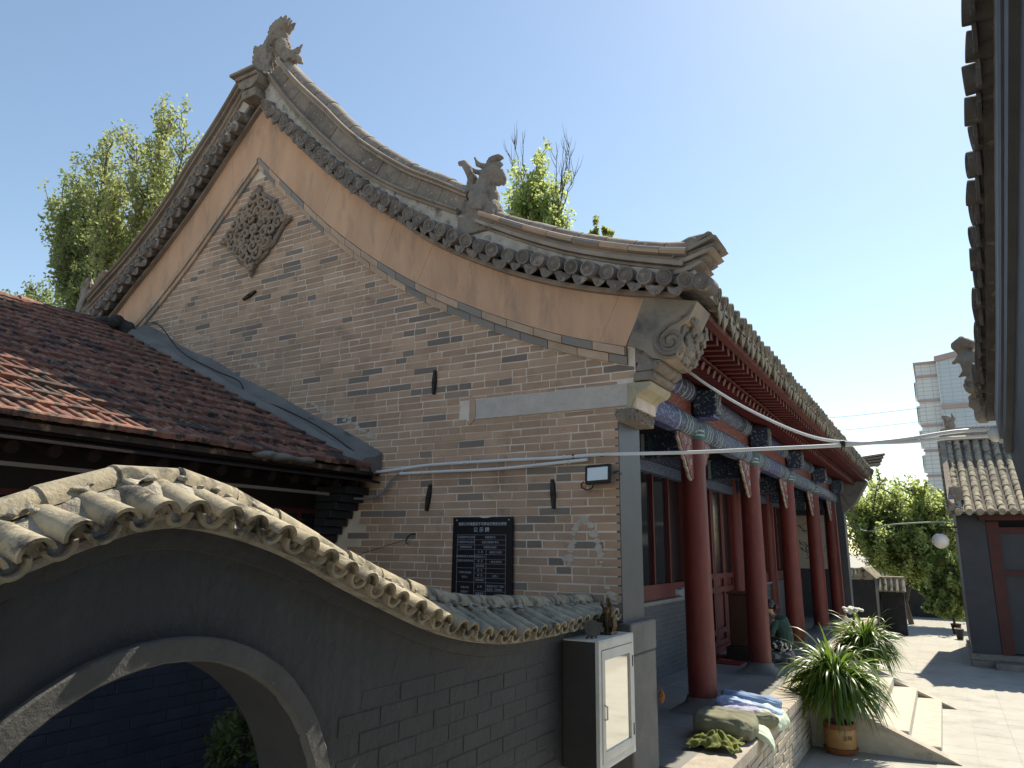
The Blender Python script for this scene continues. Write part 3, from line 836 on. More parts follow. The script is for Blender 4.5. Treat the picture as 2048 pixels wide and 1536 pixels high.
# end of the bargeboard: dark stone with a scroll
m_endstone = mat('stained_end_stone', (.37, .29, .215), (.22, .19, .165), 1.8, c3=(.10, .095, .095), s3=2.0, thr=(.46, .66), c4=(.07, .06, .06), s4=26, thr4=(.74, .76), rough=.85, bump=.3)
q = [(-2.466, 4.755), (-2.282, 5.215), (-1.76, 5.09), (-1.85, 4.92), (-1.93, 4.87), (-1.95, 4.81), (-1.93, 4.70), (-1.99, 4.59), (-2.10, 4.555), (-2.22, 4.59), (-2.30, 4.67)]
endst = MB().prism(q[::-1], 'y', YG - .055, 6.9).build('bargeboard_scroll_end', m_endstone, hall)
pts_ = []
for i in range(46):
    t = i / 45.0; a = 2.0 + t * 2 * math.pi * 1.75
    r_ = .135 * (1 - t) ** .8 + .012
    pts_.append((-2.035 + r_ * math.cos(a), YG - .062, 4.735 + r_ * math.sin(a)))
pts_ = [(-1.80, YG - .06, 5.05), (-1.86, YG - .06, 4.98), (-1.95, YG - .06, 4.925), (-2.04, YG - .062, 4.90)] + pts_
MB().tube(pts_, [.016] * 4 + [.03 - .008 * i / 45 for i in range(46)], 7).build('scroll', m_carve, endst, True)
MB().tube([(-2.035 + .165 * math.cos(a), YG - .058, 4.735 + .165 * math.sin(a)) for a in [1.9 + i * .2 for i in range(17)]], .014, 6).build('scroll', m_carve, endst, True)
MB().box(-2.64, -2.41, YG - .001, 7.05, 4.13, 4.82).build('corbel_core', m_mortar, hall)

# gable end return: painted pier and its plinth
MB().box(-2.64, -2.596, YG - .002, 7.06, 2.12, 4.008).build('end_pier', m_paintgrey, hall)
pm2 = mat('speckled_plinth_stone', (.175, .168, .16), (.135, .13, .127), 5, c4=(.09, .085, .08), s4=40, thr4=(.62, .68), rough=.8, bump=.4)
pp = MB().box(-2.72, -2.50, YG - .05, 7.12, 1.86, 2.135, b=.012).build('plinth_stone', pm2, hall)
MB().box(-2.72, -2.505, YG - .045, 7.11, 0.0, 1.853, b=.012).build('plinth_stone', pm2, hall)

# ------------------------------------------------------------------ columns
XC = -2.85
CY = [9.82, 13.30, 16.90, 20.65, 24.3]
ZP = .8
cm_ = MB().lathe([(.180, ZP + .13), (.182, ZP + .6), (.178, 2.4), (.168, 3.6), (.163, 4.29)], n=28)
col_me = cm_.mesh('column', m_red, 60)
def base_mesh(h=.17, hw=.40, r=.235):
    m = MB(); n = 32; rings = []
    for i in range(7):
        t = i / 6.0
        k = (1 - t) ** 2.2
        ring = []
        for j in range(n):
            a = 2 * math.pi * j / n + math.pi / n
            sq = 1 / max(abs(math.cos(a)), abs(math.sin(a)))
            rr = (r + .005) * (1 - k) + hw * k * sq
            if i == 0: rr = hw * sq
            ring.append((rr * math.cos(a), rr * math.sin(a), h * t if i else 0))
        rings.append(ring)
    low = [(x, y, -.0) for x, y, z_ in rings[0]]
    vs = [v for rr in rings for v in rr]
    fs = [(i * n + j, i * n + (j + 1) % n, (i + 1) * n + (j + 1) % n, (i + 1) * n + j) for i in range(6) for j in range(n)]
    fs += [tuple(6 * n + j for j in range(n))]
    return m.add(vs, fs)
base_me = base_mesh(.16, .36, .20).mesh('column_base', m_base, 50)
for y in CY:
    c = put('column', col_me, hall, loc=(XC, y, 0))
    b = put('column_base', base_me, c, loc=(XC, y, ZP + .003))
XI = -4.1
icol_me = MB().lathe([(.17, ZP + .1), (.165, 4.6)], n=20).mesh('inner_column', m_red, 60)
ibase_me = base_mesh(.12, .28, .18).mesh('column_base', m_base, 50)
for y in CY[:4]:
    c = put('inner_column', icol_me, hall, loc=(XI + .08, y + .02, 0))
    put('column_base', ibase_me, c, loc=(XI + .08, y + .02, ZP + .003))

# ------------------------------------------------------------------ painted beams
ys = [7.06] + CY + [YF]
def band_ring(y0, y1, r, x, z, mt, name, par):
    MB().lathe([(r, y0), (r, y1)], (x, 0, z), 24, 'y', caps=True).build(name, mt, par, 60)
for bi, (ya, yb) in enumerate(zip(ys, ys[1:])):
    L = yb - ya
    # round purlin with painted bands and a centre panel
    pu = MB().lathe([(.15, ya), (.15, yb)], (XC, 0, 4.93), 24, 'y').build('purlin', m_navy, hall, 60)
    for d0, wd, mt in ((.28, .04, m_white), (.33, .06, m_blue), (.40, .03, m_white), (.45, .10, m_lightblue), (.57, .03, m_white)):
        for e0, e1 in ((ya + d0, ya + d0 + wd), (yb - d0 - wd, yb - d0)):
            if e1 < yb and e0 > ya: band_ring(e0, e1, .154, XC, 4.93, mt, 'painted_band', pu)
    cpn = (ya + L * .30, yb - L * .30)
    band_ring(cpn[0], cpn[1], .155, XC, 4.93, m_white, 'painted_band', pu)
    band_ring(cpn[0] + .035, cpn[1] - .035, .159, XC, 4.93, m_blue if bi % 2 == 0 else m_lightblue, 'painted_panel', pu)
    # flat red board
    rb = MB().box(XC - .05, XC + .05, ya, yb, 4.59, 4.80).build('beam_board', m_redpat, hall)
    # lower beam with rounded edges
    pr = [(XC - .11, 4.35), (XC - .07, 4.305), (XC + .07, 4.305), (XC + .12, 4.35), (XC + .145, 4.45), (XC + .12, 4.55), (XC + .07, 4.595), (XC - .07, 4.595), (XC - .11, 4.55)]
    lb = MB().prism(pr, 'y', ya, yb).build('eave_beam', m_navy, hall, 30)
    def wrap(y0, y1, mt, gr, nm):
        cx, cz = XC + .02, 4.45
        q_ = [(cx + (x - cx) * gr, cz + (z - cz) * gr) for x, z in pr]
        MB().prism(q_, 'y', y0, y1).build(nm, mt, lb, 30)
    for d0, wd, mt in ((.22, .13, m_green), (.36, .03, m_white), (.40, .07, m_blue), (.48, .03, m_white), (.52, .06, m_green), (.60, .025, m_white)):
        for e0, e1 in ((ya + d0, ya + d0 + wd), (yb - d0 - wd, yb - d0)): wrap(e0, e1, mt, 1.015, 'painted_band')
    c0, c1 = ya + L * .33, yb - L * .33
    wrap(c0, c1, m_white, 1.02, 'painted_band')
    wrap(c0 + .035, c1 - .035, m_lightblue if bi % 2 else m_blue, 1.035, 'painted_panel')
    for e in (.9, 1.05):
        wrap(ya + e, ya + e + .02, m_white, 1.012, 'painted_band'); wrap(yb - e - .02, yb - e, m_white, 1.012, 'painted_band')
# beam heads above each column and bracket boards below the beam
hd = MB().box(-.02, .30, -.15, .15, -.17, .17, b=.012).mesh('beam_head', m_navy)
m_gold = mat('dull_gold_paint', (.26, .22, .13), (.18, .15, .09), 30, rough=.55, bump=.1)
boss_me = MB().lathe([(.0005, .012), (.03, .012), (.04, 0)], n=14, axis='x').mesh('flower_boss', m_gold, 40)
scr = MB()
for k in range(4):
    a0 = k * math.pi / 2 + .78
    for h_ in (-1, 1):
        p_ = [(0, .105 * math.cos(a0) + .035 * (1 - .7 * i / 12) * math.cos(a0 + h_ * i * .5), .105 * math.sin(a0) + .035 * (1 - .7 * i / 12) * math.sin(a0 + h_ * i * .5)) for i in range(13)]
        scr.tube(p_, .006, 5)
scroll_me = scr.mesh('painted_scroll', m_gold, True)
capw = MB().lathe([(.172, 0), (.172, .17)], n=28).mesh('painted_capital', m_green, 60)
capr = MB().lathe([(.176, .05), (.176, .075)], n=28).mesh('painted_band', m_white, 60)
m_edgepaint = mat('bracket_edge_paint', (.48, .45, .38), (.20, .20, .19), 14, rough=.7, bump=.2)
bracket_poly = [(.16, 0), (.72, 0), (.74, -.07), (.66, -.12), (.64, -.18), (.56, -.22), (.53, -.30), (.45, -.34), (.42, -.42), (.34, -.46), (.30, -.54), (.21, -.585), (.16, -.57)]
for ci, y in enumerate(CY + [7.02]):
    h_ = put('beam_head', hd, hall, loc=(XC + .10, y, 4.77))
    put('flower_boss', boss_me, h_, loc=(XC + .404, y, 4.77))
    put('painted_scroll', scroll_me, h_, loc=(XC + .403, y, 4.77), kind='stuff')
    hb = MB().box(XC + .10, XC + .36, y - .16, y + .16, 4.555, 4.60, b=.008).build('beam_pad', m_blue, hall)
    if ci == 5: 
        continue
    cpx = put('painted_capital', capw, hall, loc=(XC, y, 4.27))
    for dz in (0, .06):
        put('painted_band', capr, cpx, loc=(XC, y, 4.27 + dz))
    for sg in (-1, 1):
        q_ = [(y + sg * a, 4.30 + b) for a, b in bracket_poly]
        if sg > 0: q_ = q_[::-1]
        bk = MB().prism(q_[::-1], 'x', XC + .02 - .035, XC + .02 + .035).build('bracket', m_redpat, hall)
        e_ = [(XC + .02, y + sg * a, 4.30 + b) for a, b in bracket_poly[1:-1]]
        MB().tube(e_, .024, 6).build('bracket_edge', m_edgepaint, bk, True)
        s2 = MB()
        for (cy_, cz_, r_) in ((.5, -.1, .06), (.36, -.2, .06), (.28, -.36, .05), (.3, -.09, .05)):
            s2.tube([(XC + .056, y + sg * (cy_ + r_ * (1 - .75 * i / 14) * math.cos(i * .55)), 4.30 + cz_ + r_ * (1 - .75 * i / 14) * math.sin(i * .55)) for i in range(15)], .009, 5)
        s2.build('bracket_scroll', m_white, bk, True)
    # tie beam from the column back to the inner column
    tb = MB().box(XI + .2, XC - .15, y - .11, y + .11, 4.05, 4.4, b=.01).build('tie_beam', m_navy, hall)
    MB().box(XI + .7, XC - .6, y - .115, y + .115, 4.1, 4.35).build('painted_panel', m_green, tb)
    MB().box(XI + .55, XI + .6, y - .117, y + .117, 4.055, 4.395).build('painted_band', m_white, tb)
# tie beam under the corner and inner beam line
MB().box(XI - .02, XI + .10, 7.06, YF, 4.22, 4.55).build('inner_beam', m_navy, hall)
ib = MB().box(XI + .0, XI + .13, 7.06, YF, 4.02, 4.2).build('inner_beam', m_lightblue, hall)

# ------------------------------------------------------------------ rafters, soffit, eave edge
def rz(x): return 4.90 + (-2.2 - x) * .36
MB().add([(-4.6, 6.9, rz(-4.6) + .062), (-2.16, 6.9, rz(-2.16) + .062), (-2.16, YF + .3, rz(-2.16) + .062), (-4.6, YF + .3, rz(-4.6) + .062),
          (-4.6, 6.9, rz(-4.6) + .08), (-2.16, 6.9, rz(-2.16) + .08), (-2.16, YF + .3, rz(-2.16) + .08), (-4.6, YF + .3, rz(-4.6) + .08)],
         [(0, 3, 2, 1), (4, 5, 6, 7), (0, 1, 5, 4), (1, 2, 6, 5), (2, 3, 7, 6), (3, 0, 4, 7)]).build('soffit_board', m_reddark, hall)
MB().hexa([(-2.62, 6.98, 5.155), (-1.84, 6.98, 5.085), (-1.84, YF + .3, 5.085), (-2.62, YF + .3, 5.155), (-2.62, 6.98, 5.17), (-1.84, 6.98, 5.10), (-1.84, YF + .3, 5.10), (-2.62, YF + .3, 5.17)]).build('soffit_board', m_reddark, hall)
rr = MB().tube([(-4.5 - -3, 0, rz(-4.5) - 5), (-2.2 - -3, 0, rz(-2.2) - 5)], .052, 10)
rr_me = rr.mesh('round_rafter', m_redwood, 50)
sq = MB().hexa([(-2.7, -.042, 5.06), (-1.90, -.042, 4.985), (-1.90, .042, 4.985), (-2.7, .042, 5.06), (-2.7, -.042, 5.15), (-1.90, -.042, 5.078), (-1.90, .042, 5.078), (-2.7, .042, 5.15)])
sq_me = sq.mesh('flying_rafter', m_redwood)
y = 7.2
while y < YF + .2:
    put('round_rafter', rr_me, hall, loc=(-3, y, 5))
    put('flying_rafter', sq_me, hall, loc=(0, y, 0))
    y += .245
MB().box(-2.235, -2.205, 7.0, YF + .3, 4.955, 5.03).build('eave_strip', m_redwood, hall)
MB().prism([(-1.905, 5.08), (-1.82, 5.085), (-1.80, 5.12), (-1.81, 5.175), (-1.92, 5.15)], 'y', 6.98, YF + .4).build('eave_board', m_redwood, hall)
# eave tiles
ed = MB().lathe([(.0005, .004), (.018, .0), (.022, .010), (.040, .010), (.044, .003), (.05, .010), (.060, .010), (.063, 0), (.078, 0), (.081, .006), (.081, .7)], n=16, axis='y')
ed.f = [f[::-1] for f in ed.f]
eave_disc_me = ed.mesh('eave_tile', m_eavetile, 35)
dq = MB(); dq.prism([(-.105, .012), (-.105, -.04), (-.075, -.085), (-.045, -.11), (-.022, -.145), (0, -.185), (.022, -.145), (.045, -.11), (.075, -.085), (.105, -.04), (.105, .012), (.055, -.022), (0, -.036), (-.055, -.022)][::-1], 'y', 0, .016)
dq.prism([(-.105, .012), (-.05, -.022), (0, -.034), (.05, -.022), (.105, .012), (.105, .03), (.05, -.002), (0, -.014), (-.05, -.002), (-.105, .03)], 'y', .016, .5)
eave_drip_me = dq.mesh('eave_drip_tile', m_eavetile)
y = 6.95
ang = math.atan(.24)
while y < YF + .5:
    # local -Y of the tile faces +X
    B4 = Matrix.Rotation(math.pi / 2, 4, 'Z')
    T = Matrix.Translation((-1.665 + random.uniform(-.015, .015), y, 5.275 + random.uniform(-.01, .01))) @ Matrix.Rotation(ang + random.uniform(-.04, .04), 4, 'Y') @ B4
    put('eave_tile', eave_disc_me, hall, mat4=T)
    T = Matrix.Translation((-1.70 + random.uniform(-.012, .012), y + .13, 5.20 + random.uniform(-.008, .008))) @ Matrix.Rotation(ang * .7 + random.uniform(-.06, .06), 4, 'Y') @ B4
    put('eave_drip_tile', eave_drip_me, hall, mat4=T)
    y += .262
# far upturned verge end
m = MB()
for k in range(4):
    m.prism([(-2.3, 5.45 + .07 * k), (-1.5 + .05 * k, 5.50 + .1 * k), (-1.42 + .05 * k, 5.56 + .1 * k), (-2.3, 5.5 + .08 * k)], 'y', YF + .1 + .02 * (k % 2), YF + .62)
m.build('far_ridge_end', m_grey, hall)

# ------------------------------------------------------------------ veranda back wall
pan = m_glassdark
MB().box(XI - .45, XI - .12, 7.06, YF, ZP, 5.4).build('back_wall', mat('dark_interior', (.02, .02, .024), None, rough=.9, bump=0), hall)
m_vbrick = mat('slate_painted_brick', (.066, .072, .088), (.052, .058, .072), 4, rough=.6, bump=.4, bscale=40, rnd=.1)
m_vjoint = mat('pale_joint', (.24, .25, .27), (.15, .16, .18), 6, rough=.9, bump=.3)
def low_wall(y0, y1, z1, with_bricks):
    lw = MB().box(XI - .12, XI + .09, y0, y1, ZP, z1 - .06).build('low_wall', m_vjoint, hall)
    MB().box(XI - .12, XI + .13, y0, y1, z1 - .055, z1, b=.006).build('sill_slab', m_cement, lw)
    z = ZP + .01; r_ = 0
    while z < z1 - .08:
        y = y0 + .003
        while y < y1 - .02:
            ln = min(.30 if not (r_ % 2 and y < y0 + .01) else .15, y1 - y)
            q = MB().box(XI + .085, XI + .098, y, y + ln - .004, z, z + .068, b=.002)
            q.build('brick', m_vbrick, lw)
            y += ln
        z += .075; r_ += 1
low_wall(9.9, 13.2, 2.0, True)
low_wall(7.06, 9.8, 2.0, True)
low_wall(17.1, 20.55, 2.0, True)
MB().box(XI - .12, XI + .10, 20.7, YF, ZP, 2.0).build('low_wall', m_paintgrey, hall)
def window(y0, y1, z0, z1, bars):
    wn = MB().box(XI - .04, XI + .0, y0, y1, z0, z1).build('window', pan, hall)
    wf = MB()
    for a, b, c, d in ((y0, y1, z0, z0 + .07), (y0, y1, z1 - .07, z1)): wf.box(XI - .02, XI + .06, a, b, c, d)
    for a in (y0, y1 - .07): wf.box(XI - .02, XI + .062, a, a + .07, z0, z1)
    wf.build('window_frame', m_redwood, wn)
    for k in range(bars):
        yy = y0 + (y1 - y0) * (k + 1) / (bars + 1)
        MB().box(XI - .02, XI + .05, yy - .028, yy + .028, z0 + .07, z1 - .07).build('mullion', m_redwood, wn)
    MB().box(XI + .0, XI + .07, y0, y1, z0 - .16, z0).build('sill_board', m_redwood, wn)
window(9.98, 13.18, 2.17, 4.2, 3)
window(7.15, 9.75, 2.17, 4.2, 3)
window(17.12, 20.5, 2.17, 4.2, 5)
window(20.75, 24.2, 2.17, 4.2, 4)
for (y0, y1) in ((18.05, 18.3), (19.3, 19.5), (17.5, 17.62)):
    MB().box(XI + .003, XI + .008, y0, y1, 2.5, 3.9).build('curtain_strip', mat('pale_cloth_strip', (.30, .33, .38), None, rough=.9, bump=0), hall)
# door leaves in the middle bay
for k in range(4):
    y0 = 13.6 + .80 * k; y1 = y0 + .78
    dr = MB().box(XI - .04, XI + .0, y0, y1, ZP + .12, 4.15).build('door', m_redwood, hall)
    fr = MB()
    for a, b, c, d in ((y0, y0 + .1, ZP + .12, 4.15), (y1 - .1, y1, ZP + .12, 4.15)): fr.box(XI, XI + .045, a, b, c, d)
    for c in (ZP + .12, ZP + .34, ZP + 1.15, ZP + 1.42, 4.05): fr.box(XI, XI + .043, y0 + .1, y1 - .1, c, c + .1)
    fr.build('door_frame', m_redwood, dr)
    MB().box(XI, XI + .015, y0 + .1, y1 - .1, ZP + 1.52, 4.05).build('pane', m_glassdark, dr)
    MB().box(XI, XI + .02, y0 + .14, y1 - .14, ZP + .48, ZP + 1.11, b=.006).build('door_panel', m_redwood, dr)
MB().box(XI - .06, XI + .1, 13.5, 16.8, ZP + .003, ZP + .12).build('threshold', m_redwood, hall)
# ink painting panel on the end wall of the veranda
m_paper = mat('ink_painting_paper', (.60, .53, .45), (.55, .48, .41), 2, c3=(.20, .19, .19), s3=5, thr=(.60, .66), c4=(.30, .10, .08), s4=22, thr4=(.72, .74), rough=.8, bump=0)
pt = MB().box(-4.15, -3.2, YF - .025, YF - .004, 2.25, 3.93).build('wall_painting', m_paper, hall)
tw = MB()
rg = random.Random(5)
for k in range(16):
    x, z = rg.uniform(-4.0, -3.5), rg.uniform(2.6, 3.7); p_ = [(x, YF - .028, z)]
    a = rg.uniform(0, 6.28)
    for i in range(7):
        a += rg.uniform(-.8, .8); x += .06 * math.cos(a); z += .06 * math.sin(a)
        x = min(max(x, -4.1), -3.25); z = min(max(z, 2.35), 3.85); p_.append((x, YF - .028, z))
    tw.tube(p_, [.014 - .0015 * i for i in range(8)], 5)
tw.build('painted_branches', m_iron, pt)
MB().box(-4.2, -2.64, YF - .003, YF - .001, ZP, 4.4).build('end_wall_paint', m_paintgrey, hall)
# deep corbel of the far end wall, pale
MB().prism([(-2.62, 3.95), (-2.58, 4.0), (-2.25, 4.3), (-1.85, 4.95), (-2.7, 5.05)], 'y', YF - .02, YF + .62).build('far_corbel', m_cement, hall)
MB().tube([(-2.75, YF - .06, 4.85), (-2.45, YF - .06, 4.3), (-2.2, YF - .1, 3.9)], .02, 6).build('drain_pipe', m_cement, hall)

# ------------------------------------------------------------------ platform, steps
platform = MB().box(-4.7, -1.98, 7.12, YF + .1, .0, .70).build('platform', m_joint, hall)
fm = MB().box(-.398, .398, -.398, .398, 0, .02, b=.003).mesh('floor_tile', m_floor)
for i in range(3):
    for j in range(23):
        put('floor_tile', fm, platform, loc=(-4.15 + .803 * i + .0, 7.55 + .803 * j, .78))
MB().box(-4.7, -1.99, 7.12, YF + .1, .70, .782).build('floor_bed', m_joint, platform)
y = 7.1; rg = random.Random(9)
while y < YF:
    ln = rg.uniform(1.3, 1.9); y1 = min(y + ln, YF + .1)
    MB().box(-2.34, -1.925 + rg.uniform(-.01, .01), y + .004, y1 - .004, .665, .804 + rg.uniform(-.002, .002), b=.014).build('edge_stone', m_edge, platform)
    y = y1
z = .0; r_ = 0
while z < .62:
    y = 7.13 - (.15 if r_ % 2 else 0)
    while y < 18.2:
        y1 = y + .31
        if not (12.3 < y and y1 < 16.4):
            yy0, yy1 = max(y, 7.12), y1
            MB().box(-1.99, -1.952 + rg.uniform(-.006, .006), yy0 + .004, yy1 - .004, z + .004, z + .083, b=.004).build('brick', m_pbrick, platform)
        y = y1
    z += .0875; r_ += 1
for k, (z0, z1, xa, xb) in enumerate(((0, .16, -1.95, -.29), (.16, .32, -1.95, -.67), (.32, .48, -1.95, -1.05), (.48, .64, -1.95, -1.43), (.64, .795, -1.92, -1.80))):
    MB().box(xa, xb, 12.42, 16.32, z0 + (.0 if k else .002), z1 - .002, b=.008).build('step', m_step, platform)
for y0, y1 in ((12.18, 12.42), (16.32, 16.58)):
    MB().prism([(-1.95, .66), (-1.95, .79), (-.10, .03), (-.06, .003), (-1.95, .003)][::-1], 'y', y0 + .03, y1 - .03).build('stair_side', m_pbrick, platform)
    MB().hexa([(-1.93, y0, .70), (-.10, y0, .004), (-.10, y1, .004), (-1.93, y1, .70), (-1.93, y0, .80), (-.06, y0, .012), (-.06, y1, .012), (-1.93, y1, .80)]).build('stair_slab', m_edge, platform)
# ------------------------------------------------------------------ side house with red tile roof
house = thing('side_house', (-8.5, 3.5, 0), 'low side house with a soot-stained red clay tile roof against the gable', 'house')
EX, EZ = -5.53, 3.64
dU = Vector((-5.63, 0, 2.55)).normalized()          # up the slope
dN = Vector((2.55, 0, 5.63)).normalized()
us = [0, .07, .10, .14, .38, .42, .46, .54, .58, .62, .86, .90, .93, 1.0]
hs = [.020, .020, .015, .0, .0, .015, .021, .021, .015, 0, 0, .015, .020, .020]
vsn = [0, .012, .05, .075, .42]
W = .243
tm = MB(); nu = len(us)
vv = []
for vi, v in enumerate(vsn):
    for u, h in zip(us, hs):
        hh = .021 if vi in (1, 2) else h
        if vi == 0: hh = .012
        vv.append((u * W, v, hh))
for u in us: vv.append((u * W, 0.0, -.026 - .010 * math.sin(u * math.pi * 2) ** 2))
for u in us: vv.append((u * W, .42, -.014))
fs = [(i * nu + j, i * nu + j + 1, (i + 1) * nu + j + 1, (i + 1) * nu + j) for i in range(len(vsn) - 1) for j in range(nu - 1)]
b0 = len(vsn) * nu
fs += [(b0 + j, b0 + j + 1, j + 1, j) for j in range(nu - 1)]
fs += [(b0 + j + 1, b0 + j, b0 + nu + j, b0 + nu + j + 1) for j in range(nu - 1)]
fs += [(b0, 0, nu, 2 * nu, 3 * nu, 4 * nu, b0 + nu), (b0 + nu - 1, b0 + 2 * nu - 1, 5 * nu - 1, 4 * nu - 1, 3 * nu - 1, 2 * nu - 1, nu - 1)]
tm.add(vv, fs)
tile_me = tm.mesh('roof_tile', m_rtile)
rt = MB().hexa([(EX - .05, -1, EZ - .05), (-11.25, -1, 6.14), (-11.25, 6.5, 6.14), (EX - .05, 6.5, EZ - .05), (EX - .05, -1, EZ - .0), (-11.25, -1, 6.18), (-11.25, 6.5, 6.18), (EX - .05, 6.5, EZ - .0)])
rt.hexa([(-11.25, -1, 6.1), (-16.5, -1, 3.7), (-16.5, 6.5, 3.7), (-11.25, 6.5, 6.1), (-11.25, -1, 6.19), (-16.5, -1, 3.8), (-16.5, 6.5, 3.8), (-11.25, 6.5, 6.19)])
roof2 = rt.build('roof', m_rtile, house)
rg = random.Random(21)
cnt = 0
for i in range(18):
    v = i * .345
    ymin = 1.75 + 2.3 * i / 17.0
    y = 6.27 - W + rg.uniform(-.02, .0) - (.12 if i % 2 else 0)
    while y > ymin and cnt < 299:
        o = Vector((EX, y, EZ)) + dU * v + dN * (.052 + rg.uniform(-.007, .007))
        a = Vector((0, 1, 0)); b = (dU - dN * .075).normalized(); c = -a.cross(b)
        M4 = frame4(o, a, b, a.cross(b)) if a.cross(b).z > 0 else frame4(o + a * W, -a, b, (-a).cross(b))
        M4 = M4 @ Matrix.Rotation(rg.gauss(0, .008), 4, 'Z') @ Matrix.Rotation(rg.gauss(0, .014), 4, 'Y') @ Matrix.Rotation(rg.gauss(0, .012), 4, 'X')
        put('roof_tile', tile_me, roof2, mat4=M4); cnt += 1
        y -= W - .006
rm = MB()
for k in range(7):
    pass
ridge_me = MB().add([(.12 * math.cos(math.pi * j / 8) * (1.06 if e == 0 else .95), e * .33, .10 * math.sin(math.pi * j / 8) * (1.06 if e == 0 else .95)) for e in (0, 1) for j in range(9)], [(j, j + 1, 9 + j + 1, 9 + j) for j in range(8)] + [tuple(range(8, -1, -1)), tuple(range(9, 18))]).mesh('ridge_tile', m_rtile, 40)
y = 6.2
while y > 3.2:
    put('ridge_tile', ridge_me, roof2, loc=(-11.2, y - .33, 6.17 + rg.uniform(-.01, .015)), rot=(rg.uniform(-.03, .03), 0, rg.uniform(-.04, .04)))
    y -= .315
# black mortar lump at the ridge end, cement fillet along the gable, cable lying on it
m = MB()
for k in range(14): m.ell((-10.9 + rg.uniform(-.35, .45), rg.uniform(5.9, 6.35), 6.12 + rg.uniform(-.16, .06)), rg.uniform(.07, .14), 8, 6)
sculpt('ridge_mortar', m, mat('sooty_mortar', (.06, .058, .06), (.03, .03, .03), 7, rough=.95, bump=.7), house, .03, .05, .1, 2)
fl = MB(); n = 24
for i in range(n + 1):
    t = i / n; x = -10.55 + (5.0) * t; z = 3.70 + (-5.57 - x) * .458 + .012 * math.sin(t * 19) + .03
    fl.v += [(x, 6.13 + .03 * math.sin(t * 31), z - .015), (x, 6.20, z + .055), (x, 6.38, z + .085), (x, 6.485, z + .16 + .02 * math.sin(t * 23)), (x, 6.495, z - .1), (x, 6.13, z - .1)]
k = 6
fl.f = [(i * k + j, i * k + (j + 1) % k, (i + 1) * k + (j + 1) % k, (i + 1) * k + j) for i in range(n) for j in range(k)] + [tuple(range(k - 1, -1, -1)), tuple(n * k + j for j in range(k))]
fl.build('cement_fillet', m_cement, house, 30)
# cement patch on the eave
m = MB()
for k in range(10): m.ell((EX + rg.uniform(-.1, .02), 5.0 + rg.uniform(-.28, .28), EZ + .0 + rg.uniform(-.01, .02)), (.1, .12, .035), 8, 6)
sculpt('cement_patch', m, m_cement, house, .02, .02, .06, 2)
m_eaved = mat('shade_darkened_eave_red', (.022, .008, .008), (.014, .007, .007), 4, rough=.7, bump=.3)  # red taken near black: the gloom under the eave is put into the paint
# eave: board, rafters with round red ends, pale strip, walls
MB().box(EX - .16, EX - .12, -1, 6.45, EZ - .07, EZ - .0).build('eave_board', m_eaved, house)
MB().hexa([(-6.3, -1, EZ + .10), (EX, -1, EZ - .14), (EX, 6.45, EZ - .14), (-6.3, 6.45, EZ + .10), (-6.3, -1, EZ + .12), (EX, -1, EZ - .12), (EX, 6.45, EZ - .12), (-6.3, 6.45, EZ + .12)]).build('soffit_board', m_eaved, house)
rf = MB().tube([(-.8, 0, .26), (0, 0, 0)], .052, 12).mesh('rafter', m_eaved, 50)
y = 6.25
while y > .5:
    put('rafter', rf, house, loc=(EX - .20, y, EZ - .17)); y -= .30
MB().box(-5.80, -5.77, -1, 5.9, 3.335, 3.365).build('pale_batten', mat('pale_batten_paint', (.24, .20, .17), None, rough=.7, bump=0), house)
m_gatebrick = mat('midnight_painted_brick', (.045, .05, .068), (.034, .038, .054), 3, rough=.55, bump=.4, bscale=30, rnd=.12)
MB().box(-6.5, -6.16, -1, 6.48, 0, 1.95).build('wall', m_vjoint if False else mat('dark_joint', (.075, .08, .10), None, rough=.8, bump=.2), house)
hw = house.children[-1]
z = .02; r_ = 0
while z < 1.85:
    y = 2.4 - (.17 if r_ % 2 else 0)
    while y < 6.3:
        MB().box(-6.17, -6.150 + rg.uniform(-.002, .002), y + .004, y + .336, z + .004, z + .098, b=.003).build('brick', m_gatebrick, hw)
        y += .342
    z += .102; r_ += 1
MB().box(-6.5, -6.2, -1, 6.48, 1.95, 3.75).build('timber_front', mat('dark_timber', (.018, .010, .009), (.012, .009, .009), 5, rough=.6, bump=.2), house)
for k in range(5):
    y0 = 1.5 + .98 * k
    wn = MB().box(-6.21, -6.19, y0, y0 + .9, 2.05, 3.2).build('window', m_glassdark, house)
    wf = MB()
    for a, b, c, d in ((y0, y0 + .05, 2.05, 3.2), (y0 + .85, y0 + .9, 2.05, 3.2), (y0, y0 + .9, 2.05, 2.1), (y0, y0 + .9, 3.15, 3.2), (y0 + .43, y0 + .47, 2.1, 3.15)): wf.box(-6.19, -6.165, a, b, c, d)
    wf.build('window_frame', m_reddark, wn)
# stepped black corbel bricks at the gable
m_black = mat('blue_black_paint', (.030, .032, .042), (.024, .026, .034), 4, rough=.5, bump=.3)
for k in range(7):
    z1 = 3.46 - .09 * k
    MB().box(-6.6, -5.72 - .075 * k, 6.12, 6.484, z1 - .085, z1, b=.006).build('corbel_brick', m_black, house)
MB().box(-6.6, -6.25, 6.12, 6.484, 0, 2.83).build('end_pier', m_black, house)

